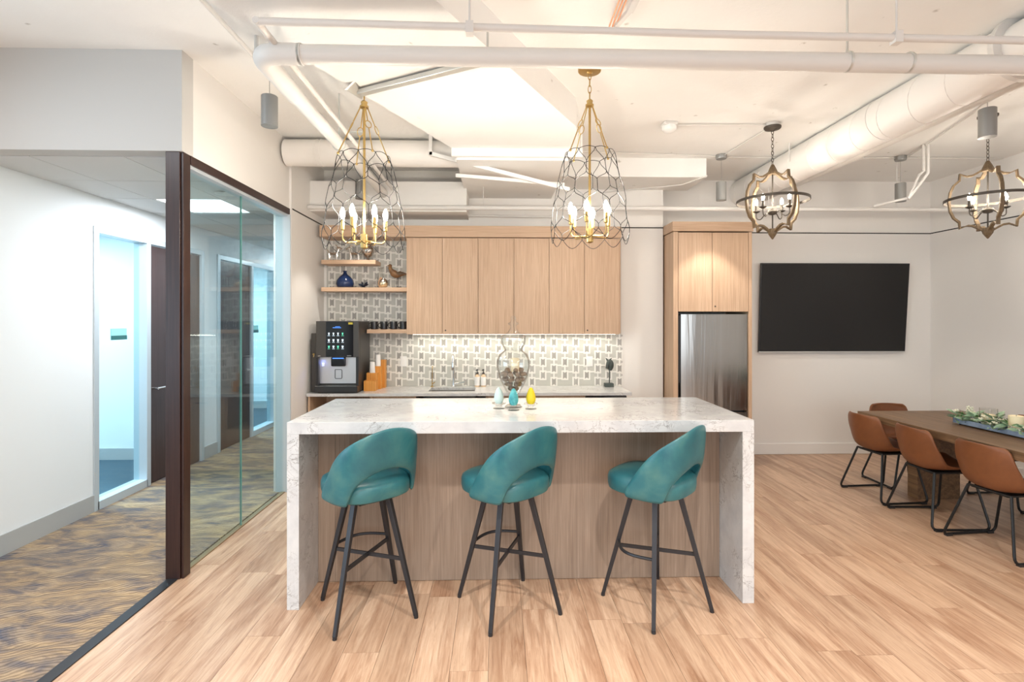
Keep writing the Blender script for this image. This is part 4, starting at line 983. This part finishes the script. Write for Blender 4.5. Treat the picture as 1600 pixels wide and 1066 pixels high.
# ---------------------------------------------------------------- cage pendants
prof_c = [(2.162, .250), (2.226, .261), (2.252, .262), (2.316, .258), (2.407, .247), (2.47, .237), (2.544, .222), (2.593, .211), (2.668, .193), (2.761, .168), (2.775, .160)]
def rad(z):
    for (a, r), (b, s_) in zip(prof_c, prof_c[1:]):
        if a <= z <= b: return r + (s_-r)*(z-a)/(b-a)
    return prof_c[0][1] if z < prof_c[0][0] else prof_c[-1][1]
def pendant(x, y, dz, lab, canopy_z, chain_n):
    t = thing('cage_pendant', (x, y, 2.2+dz), lab, 'pendant lamp', 'wire cage pendants over the island')
    P = lambda a, z, r=None: (x + (rad(z) if r is None else r)*math.cos(a), y + (rad(z) if r is None else r)*math.sin(a), z+dz)
    mb = MB(); n = 10; st = 2*PI/n; w = .0022
    def seg(a0, z0, a1, z1):
        mb.tube([P(a0+(a1-a0)*(3*u*u-2*u**3 if a0 != a1 else u), z0+(z1-z0)*u) for u in (0, .25, .5, .75, 1)], w, 5, caps=False)
    ph = .35
    for k in range(n):
        a = k*st+ph; h = st/2
        for s_ in (-1, 1):
            seg(a, 2.761, a+s_*h, 2.668); seg(a+h, 2.593, a+h+s_*h, 2.544); seg(a, 2.47, a+s_*h, 2.407); seg(a+h, 2.316, a+h+s_*h, 2.252)
        seg(a+h, 2.668, a+h, 2.593); seg(a, 2.544, a, 2.47); seg(a+h, 2.407, a+h, 2.316); seg(a, 2.252, a, 2.226)
        mb.tube([P(a+st*u, 2.226-.064*math.sin(PI*u)) for u in [i/8 for i in range(9)]], w, 5, caps=False)
        mb.tube([P(a+st*u, 2.761+.012*math.sin(PI*u)) for u in [i/6 for i in range(7)]], w, 5, caps=False)
    mb.build('wire_cage', 'blackm', t, smooth=True)
    MB().lathe([(.0001, 3.085), (.028, 3.088), (.028, 3.10), (.018, 3.104), (.022, 3.125), (.012, 3.135), (.0001, 3.136)], (x, y, dz), 16).build('top_hub', 'brass', t, smooth=True)
    MB().cyl((x, y, 2.20+dz), (x, y, 3.09+dz), .0085, n=12).build('stem', 'brass', t, smooth=True)
    for k in range(4):
        a = k*PI/2 + .55; q = rad(2.761)
        A0 = Vector((x+.022*math.cos(a), y+.022*math.sin(a), 3.095+dz)); A1 = Vector((x+q*math.cos(a), y+q*math.sin(a), 2.765+dz))
        m0 = A0.lerp(A1, .34); m1 = A0.lerp(A1, .50)
        r = MB().tube([A0, m0], .0040, 6).tube([m1, A1], .0040, 6)
        side = Vector((-math.sin(a), math.cos(a), 0)); d = (m1-m0)
        pts = [m0 + d*(.5-.5*math.cos(th)) + side*.020*math.sin(th) for th in [2*PI*i/12 for i in range(12)]]
        r.tube(pts, .0032, 6, closed=True)
        r.ball(A1, .009, n=8, m=6)
        r.build('hanger_rod', 'brass', t, smooth=True)
    MB().lathe([(.0001, 2.165), (.010, 2.168), (.024, 2.175), (.024, 2.205), (.028, 2.206), (.028, 2.225), (.024, 2.227), (.024, 2.262), (.0085, 2.266)], (x, y, dz), 20).build('bottom_hub', 'brass', t, smooth=True)
    for k in range(6):
        a = k*PI/3 + .2; R = .135; zz = 2.215+dz
        Q = lambda r, z: (x+r*math.cos(a), y+r*math.sin(a), z+dz)
        MB().tube(rounded([Q(.02, 2.215), Q(R*.85, 2.205), Q(R, 2.225), Q(R, 2.29)], .03, 4), .0045, 8).build('arm', 'brass', t, smooth=True)
        MB().lathe([(.008, 2.285), (.013, 2.29), (.013, 2.355), (.010, 2.357)], (x+R*math.cos(a), y+R*math.sin(a), dz), 12).build('candle_sleeve', 'brass', t, smooth=True)
        MB().lathe([(.008, 2.356), (.012, 2.37), (.017, 2.388), (.016, 2.404), (.007, 2.428), (.0001, 2.436)], (x+R*math.cos(a), y+R*math.sin(a), dz), 8).build('bulb', 'bulb', t, smooth=True)
    z = 3.136+dz; ch = MB()
    top = canopy_z
    L = (top - z)/chain_n
    for k in range(chain_n):
        c = Vector((x, y, z+L*(k+.5))); pts = []
        for i in range(12):
            th = 2*PI*i/12; u = .011*math.cos(th); v = (L*.62)*math.sin(th)
            pts.append(c + (Vector((u, 0, v)) if k % 2 else Vector((0, u, v))))
        ch.tube(pts, .0028, 6, closed=True)
    ch.build('chain', 'brass', t, smooth=True)
    return t
p_ = pendant(.62, 3.52, 0, 'black wire cage pendant lamp with round brass canopy, right one over the island', 3.315, 4)
MB().lathe([(.012, 3.305), (.020, 3.315), (.074, 3.322), (.078, 3.328), (.078, 3.36), (.0001, 3.361)], (.62, 3.52, 0), 28).build('canopy', 'brass', p_, smooth=True)
pendant(-.87, 3.45, -.055, 'black wire cage pendant lamp under the grey channel, left one over the island', 3.115, 1)

# ---------------------------------------------------------------- orb chandeliers
def orb(x, y, z, ang, lab, top_z, extra):
    t = thing('orb_chandelier', (x, y, z), lab, 'chandelier', 'orb chandeliers over the dining side')
    S = .275
    half = [(.0, 1.0), (.12, .96), (.24, .88), (.38, .80), (.52, .78), (.70, .86), (.72, .66), (.86, .52), (.95, .30), (.985, 0)]
    full = half + [(a, -b) for a, b in reversed(half[:-1])]
    full = full + [(-a, b) for a, b in reversed(full[1:-1])]
    for q in range(2):
        a = ang + q*PI/2; sc_ = 1 if q == 0 else .97
        d = Vector((math.cos(a), math.sin(a), 0)); nrm = Vector((-math.sin(a), math.cos(a), 0)); up = Vector((0, 0, 1))
        m = MB(); L = len(full); w2 = .013; th = .016
        cen = Vector((x, y, z)); vs_ = []
        for i, (u, v) in enumerate(full):
            p = d*u*S*sc_ + up*v*S; k = 1 - th/max(p.length, .01)
            for pp_, s_ in ((p, -1), (p, 1), (p*k, 1), (p*k, -1)): vs_.append(cen + pp_ + nrm*s_*w2)
        fs = [(i*4+j, i*4+(j+1) % 4, ((i+1) % L)*4+(j+1) % 4, ((i+1) % L)*4+j) for i in range(L) for j in range(4)]
        m.add(vs_, fs).build('quatrefoil_frame', 'orbwood', t)
    R = .292; ring = MB(); n = 48; vs_ = []
    for k in range(n):
        a = 2*PI*k/n
        for r, zz in ((R, -.011), (R, .011), (R-.005, .011), (R-.005, -.011)): vs_.append((x+r*math.cos(a), y+r*math.sin(a), z+.01+zz))
    ring.add(vs_, [(k*4+j, k*4+(j+1) % 4, ((k+1) % n)*4+(j+1) % 4, ((k+1) % n)*4+j) for k in range(n) for j in range(4)]).build('band_ring', 'bronze', t, smooth=True)
    MB().lathe([(.0001, S+.052), (.012, S+.05), (.030, S+.012), (.042, S-.018), (.042, S-.035), (.0001, S-.036)], (x, y, z), 8).build('top_cap', 'orbwood', t)
    MB().lathe([(.0001, -S-.052), (.008, -S-.045), (.034, -S-.005), (.040, -S+.02), (.040, -S+.04), (.0001, -S+.041)], (x, y, z), 8).build('bottom_finial', 'orbwood', t)
    MB().cyl((x, y, z-S+.03), (x, y, z+S-.03), .006, n=10).lathe([(.006, -.115), (.03, -.108), (.042, -.085), (.036, -.072), (.008, -.06)], (x, y, z), 16).build('stem', 'bronze', t, smooth=True)
    for k in range(4):
        a = ang + .35 + k*PI/2; Q = lambda r, zz: (x+r*math.cos(a), y+r*math.sin(a), z+zz)
        MB().tube(smoothpath([Q(.03, -.085), Q(.07, -.10), Q(.11, -.135), Q(.145, -.12), Q(.148, -.07)], 4), .0045, 8).build('arm', 'bronze', t, smooth=True)
        MB().lathe([(.010, -.073), (.030, -.062), (.031, -.058), (.012, -.062), (.011, -.004), (.0001, -.003)], (x+.148*math.cos(a), y+.148*math.sin(a), z), 12).build('candle_cup', 'bronze', t, smooth=True)
        MB().lathe([(.007, -.004), (.012, .012), (.013, .025), (.006, .046), (.0001, .056)], (x+.148*math.cos(a), y+.148*math.sin(a), z), 8).build('bulb', 'bulb2', t, smooth=True)
    z0 = z+S+.045; z1 = top_z-.035; nn = max(3, int((z1-z0)/.030)); L = (z1-z0)/nn; ch = MB()
    for k in range(nn):
        c = Vector((x, y, z0+L*(k+.5))); pts = []
        for i in range(10):
            th_ = 2*PI*i/10; u = .010*math.cos(th_); v = L*.62*math.sin(th_)
            pts.append(c + (Vector((u, 0, v)) if k % 2 else Vector((0, u, v))))
        ch.tube(pts, .0026, 5, closed=True)
    ch.build('chain', 'bronze', t, smooth=True)
    MB().lathe([(.010, -.040), (.022, -.030), (.062, -.022), (.070, -.012), (.070, 0), (.0001, .001)], (x, y, top_z), 28).build('canopy', 'bronze', t, smooth=True)
    return t
orb(2.39, 4.50, 2.675, .22, 'wooden quatrefoil orb chandelier hanging beside the oak refrigerator cabinet', 3.33, 0)
orb(4.10, 4.28, 2.655, -.42, 'wooden quatrefoil orb chandelier over the dining table', 3.36, 0)
MB().lathe([(.055, 3.33), (.055, 3.36), (.0001, 3.361)], (2.39, 4.50, 0), 20).build('junction_box', 'pipe', None, 'round white junction box above the orb chandelier by the refrigerator cabinet', 'junction box', smooth=True, org=(2.39, 4.5, 3.33))

# ---------------------------------------------------------------- cylinder spotlights
lbs = ['grey cylinder pendant spotlight in front of the white header on the left', 'grey cylinder pendant spotlight in front of the tall oak cabinet', 'grey cylinder pendant spotlight above the television', 'grey cylinder pendant spotlight at the upper right in front of the dining chandelier', 'grey cylinder pendant spotlight seen behind the left cage pendant']
for i, (x, y, z) in enumerate(SPOTS):
    t = thing('cylinder_spotlight', (x, y, z), lbs[i], 'spotlight', 'grey cylinder spotlights')
    MB().lathe([(.043, 0), (.050, 0), (.050, .19), (.047, .193), (.0001, .193), (.0001, .17), (.043, .03)], (x, y, z), 28).build('housing', 'greymet', t, smooth=True)
    MB().lathe([(.043, .016), (.0001, .017)], (x, y, z), 20).build('lens', 'lamp_lens', t)
    ct = 3.36 if i != 4 else 3.36
    MB().cyl((x, y, z+.193), (x, y, ct-.05), .0018, n=6).build('cord', 'greymet', t)
    MB().lathe([(.0001, -.05), (.050, -.045), (.055, -.03), (.055, 0), (.0001, .001)], (x, y, ct), 20).build('canopy', 'greymet', t, smooth=True)

# ---------------------------------------------------------------- pipes, ducts, conduits
t = thing('sprinkler_main', (-1.2, 2.75, 2.98), 'thick white pipe running across the ceiling and turning back at the left', 'pipe')
PY, PZ, PX = 2.655, 2.98, -1.197
MB().tube([(PX+.20, PY, PZ), (5.35, PY, PZ-.01)], .047, 16).build('cross_run', 'pipe', t, smooth=True)
MB().tube(rounded([(PX+.22, PY, PZ), (PX, PY, PZ), (PX, PY+.24, PZ)], .12, 8), .052, 16).build('elbow', 'pipe', t, smooth=True)
MB().tube([(PX, PY+.22, PZ), (PX, PY+.50, PZ)], .051, 16).build('coupling', 'pipe', t, smooth=True)
MB().tube([(PX, PY+.50, PZ), (PX, 5.55, PZ)], .045, 16).build('long_run', 'pipe', t, smooth=True)
for xx in (PX+.21, 1.80, 2.12): MB().tube([(xx-.006, PY, PZ), (xx+.006, PY, PZ)], .052, 16).build('coupling_ring', 'galv', t, smooth=True)
for xx in (-.05, 1.80, 4.4): MB().cyl((xx, PY, PZ+.045), (xx, PY, 3.36 if xx > 0 else 3.14), .006, n=8).build('hanger_rod', 'galv', t)
MB().cyl((PX, 4.0, PZ+.045), (PX, 4.0, 3.36), .006, n=8).tube([(PX+.050*math.cos(a), 4.0, PZ+.050*math.sin(a)) for a in [2*PI*i/14 for i in range(14)]], .005, 5, closed=True).build('hanger_rod', 'galv', t)
t = thing('sprinkler_branch', (-1.1, 2.5, 3.02), 'thinner white pipe crossing above the thick ceiling pipe', 'pipe')
BX, BZ = -1.100, 3.015
MB().tube([(BX, 2.43, BZ), (.07, 2.455, BZ), (1.0, 2.47, BZ-.005), (5.3, 2.50, BZ-.01)], .018, 10).build('cross_run', 'pipe', t, smooth=True)
MB().tube([(BX, 2.414, BZ), (BX, 5.5, BZ)], .016, 10).build('long_run', 'pipe', t, smooth=True)
for xx, yy in ((-.13, 2.45), (1.92, 2.475)): MB().cyl((xx, yy, BZ+.01), (xx, yy, 3.36 if xx > 0 else 3.36), .005, n=8).box(xx-.018, xx+.018, yy-.021, yy+.021, BZ-.035, BZ+.02).build('hanger', 'pipe', t)
MB().cyl((-.985, 3.9, BZ+.02), (-.985, 3.9, 3.36), .005, n=8).bar((BX-.01, 3.9, BZ+.020), (-.975, 3.9, BZ+.020), .01).build('hanger', 'galv', t)
MB().tube([(-1.45, 1.6, 3.22), (-1.45, 3.20, 3.22)], .013, 8).tube([(-1.45, 3.19, 3.22), (-1.45, 3.20, 3.36)], .013, 8).build('conduit', 'pipe', None, 'slim white conduit running towards the pipe elbow at upper left', 'conduit', smooth=True, org=(-1.45, 2.4, 3.22))
# round duct left
t = thing('round_duct', (-1.1, 4.97, 3.22), 'horizontal round white duct between the left wall and the dropped slab', 'duct')
MB().tube([(-1.975, 4.97, 3.215), (-.365, 4.97, 3.215)], .122, 28).build('duct_run', 'duct', t, smooth=True)
for xx in (-1.68, -1.64): MB().tube([(xx-.004, 4.97, 3.215), (xx+.004, 4.97, 3.215)], .127, 28).build('seam', 'duct', t, smooth=True)

# spiral duct right
t = thing('spiral_duct', (2.95, 4.2, 3.18), 'large round white spiral duct running back along the right side of the ceiling', 'duct')
DX, DZ, DR = 3.0, 3.205, .165
MB().tube([(DX, 2.93, DZ), (DX, 6.355, DZ)], DR, 36).build('duct_run', 'duct', t, smooth=True)
y = 3.1
sp = MB()
while y < 6.2:
    sp.tube([(DX+(DR+.001)*math.cos(a), y + .30*a/(2*PI), DZ+(DR+.001)*math.sin(a)) for a in [2*PI*i/24 for i in range(25)]], .0028, 4, caps=False); y += .30
sp.build('spiral_seam', 'duct', t, smooth=True)
for yy in (4.0,): MB().tube([(DX, yy-.03, DZ), (DX, yy+.03, DZ)], DR+.004, 36).build('joint_band', 'duct', t, smooth=True)
MB().lathe([(DR, 0), (DR+.024, .0), (DR+.024, .035), (DR, .035)], (0, 0, 0), 36).v
rg = MB(); n = 36; vs_ = []
for k in range(n):
    a = 2*PI*k/n
    for r, yy in ((DR-.02, 2.90), (DR+.028, 2.90), (DR+.028, 2.935), (DR-.02, 2.935)): vs_.append((DX+r*math.cos(a), yy, DZ-.0+r*math.sin(a)*.98))
rg.add(vs_, [(k*4+j, k*4+(j+1) % 4, ((k+1) % n)*4+(j+1) % 4, ((k+1) % n)*4+j) for k in range(n) for j in range(4)]).build('flange', 'pipe', t, smooth=True)
MB().tube([(DX, 1.9, DZ), (DX, 2.905, DZ)], DR-.02, 30).build('duct_run', 'duct', t, smooth=True)
MB().cyl((DX-.18, 5.0, 3.18), (DX-.18, 5.0, 3.36), .006, n=6).build('hanger', 'pipe', t)
MB().tube([(3.26, 1.8, 3.13), (3.26, 6.35, 3.13)], .030, 12).build('drain_pipe', 'pipe', None, 'white pipe running alongside the spiral duct', 'pipe', smooth=True, org=(3.26, 4, 3.13))
# back pipe
t = thing('back_wall_pipe', (1.4, 5.55, 2.85), 'long horizontal white pipe above the wall cabinets', 'pipe')
MB().tube([(-1.975, 5.52, 2.825), (RX, 5.56, 2.845)], .024, 12).build('pipe_run', 'pipe', t, smooth=True)
for xx in (-.15, 2.9, 4.3): MB().cyl((xx, 5.54, 2.85), (xx, 5.54, 3.36 if xx > 0.7 else 3.06), .004, n=6).build('hanger', 'pipe', t)
MB().tube([(-.34, 5.95, 2.83), (.62, 5.95, 2.82)], .014, 10).build('conduit', 'pipe', None, 'short white conduit just under the long back pipe', 'conduit', smooth=True, org=(0, 5.95, 2.83))
# light channel under the slab
t = thing('light_channel', (-.48, 3.2, 3.12), 'slanted grey metal channel under the bright dropped slab', 'channel')
c0, c1 = Vector((-.89, 3.41, 3.113)), Vector((-.07, 2.97, 3.113))
MB().bar(c0, c1, .050, .030).build('channel', 'galv', t, bevel=.003); MB().bar(c0+Vector((.0, .03, .02)), c1+Vector((0, .03, .02)), .02, .02).build('lip', 'trimw', t)
MB().add([(-.96, 3.33, 3.10), (-.90, 3.30, 3.14), (-.88, 3.44, 3.14), (-.90, 3.46, 3.098), (-.95, 3.34, 3.10), (-.89, 3.31, 3.14), (-.87, 3.45, 3.14), (-.89, 3.47, 3.098)], [(0,1,2,3), (7,6,5,4), (0,4,5,1), (1,5,6,2), (2,6,7,3), (3,7,4,0)]).build('end_bracket', 'galv', t)
t = thing('white_rails', (0, 4.8, 2.95), 'pair of crossing white metal rails behind the dropped slab', 'rail')
MB().bar((-.62, 4.80, 3.165), (.66, 4.80, 2.845), .030, .034).build('rail', 'trimw', t)
MB().bar((-.385, 4.86, 2.985), (.62, 4.86, 2.905), .026, .030).build('rail', 'trimw', t)
MB().bar((-.61, 4.80, 3.15), (-.61, 4.80, 3.36), .030, .030).build('post', 'trimw', t)
# sprinkler drop on the right
MB().tube([(4.147, 5.0, 3.36), (4.150, 5.0, 3.10), (4.10, 5.0, 3.06), (4.0, 5.0, 2.84), (3.80, 5.2, 2.80)], .013, 8).tube([(4.19, 5.0, 3.36), (4.19, 5.0, 3.08), (4.10, 5.0, 2.96), (3.99, 5.0, 2.83)], .015, 8).build('sprinkler_drop', 'pipe', None, 'bent white sprinkler drop pipes near the spotlight above the television', 'pipe', smooth=True, org=(4.1, 5, 3.0))
# conduits on the slab
def conduit(pts, lab, r=.006): MB().tube(pts, r, 6).build('conduit', 'pipe', None, lab, 'conduit', smooth=True, org=pts[0])
conduit([(.64, 5.24, 3.345), (2.20, 5.36, 3.345), (2.32, 5.40, 3.345)], 'thin conduit along the ceiling left of the spotlight by the oak cabinet')
conduit([(2.40, 5.40, 3.345), (5.30, 5.36, 3.345)], 'thin conduit along the ceiling right of the spotlight by the oak cabinet')
conduit([(1.56, 4.52, 3.345), (2.33, 4.50, 3.345)], 'thin conduit from the smoke detector to the orb chandelier box')
conduit([(2.33, 5.33, 3.345), (2.40, 4.56, 3.345)], 'thin conduit from the orb chandelier box towards the back wall')
conduit([(4.26, 5.33, 3.345), (3.9, 4.2, 3.345), (3.6, 3.6, 3.345)], 'thin conduit running diagonally to the upper right spotlight')
conduit([(2.18, 5.40, 3.15), (1.95, 5.5, 3.08), (1.4, 5.8, 3.09), (1.2, 6.03, 3.12)], 'drooping white cable in front of the short beam', .006)
t = thing('smoke_detector', (1.49, 4.52, 3.36), 'white smoke detector on the ceiling between the pendant and the orb chandelier', 'smoke detector')
MB().box(1.43, 1.55, 4.46, 4.58, 3.33, 3.36).build('back_box', 'pipe', t, bevel=.01)
MB().lathe([(.0001, -.06), (.03, -.058), (.055, -.04), (.062, -.028), (.062, 0), (.0001, .001)], (1.49, 4.52, 3.335), 24).build('sensor', 'white', t, smooth=True)
t = thing('copper_lines', (.65, 2.8, 3.3), 'orange copper tubes crossing the top of the view', 'pipe')
for k in range(3): MB().tube([(.630+k*.018, 1.8, 3.31), (.632+k*.018, 2.98, 3.31)], .005, 6).build('tube', 'copper', t, smooth=True)
MB().bar((.735, 1.8, 3.30), (.705, 2.78, 3.30), .035, .03).bar((.705, 2.78, 3.30), (.660, 2.98, 3.31), .025, .02).build('raceway', 'pipe', t)
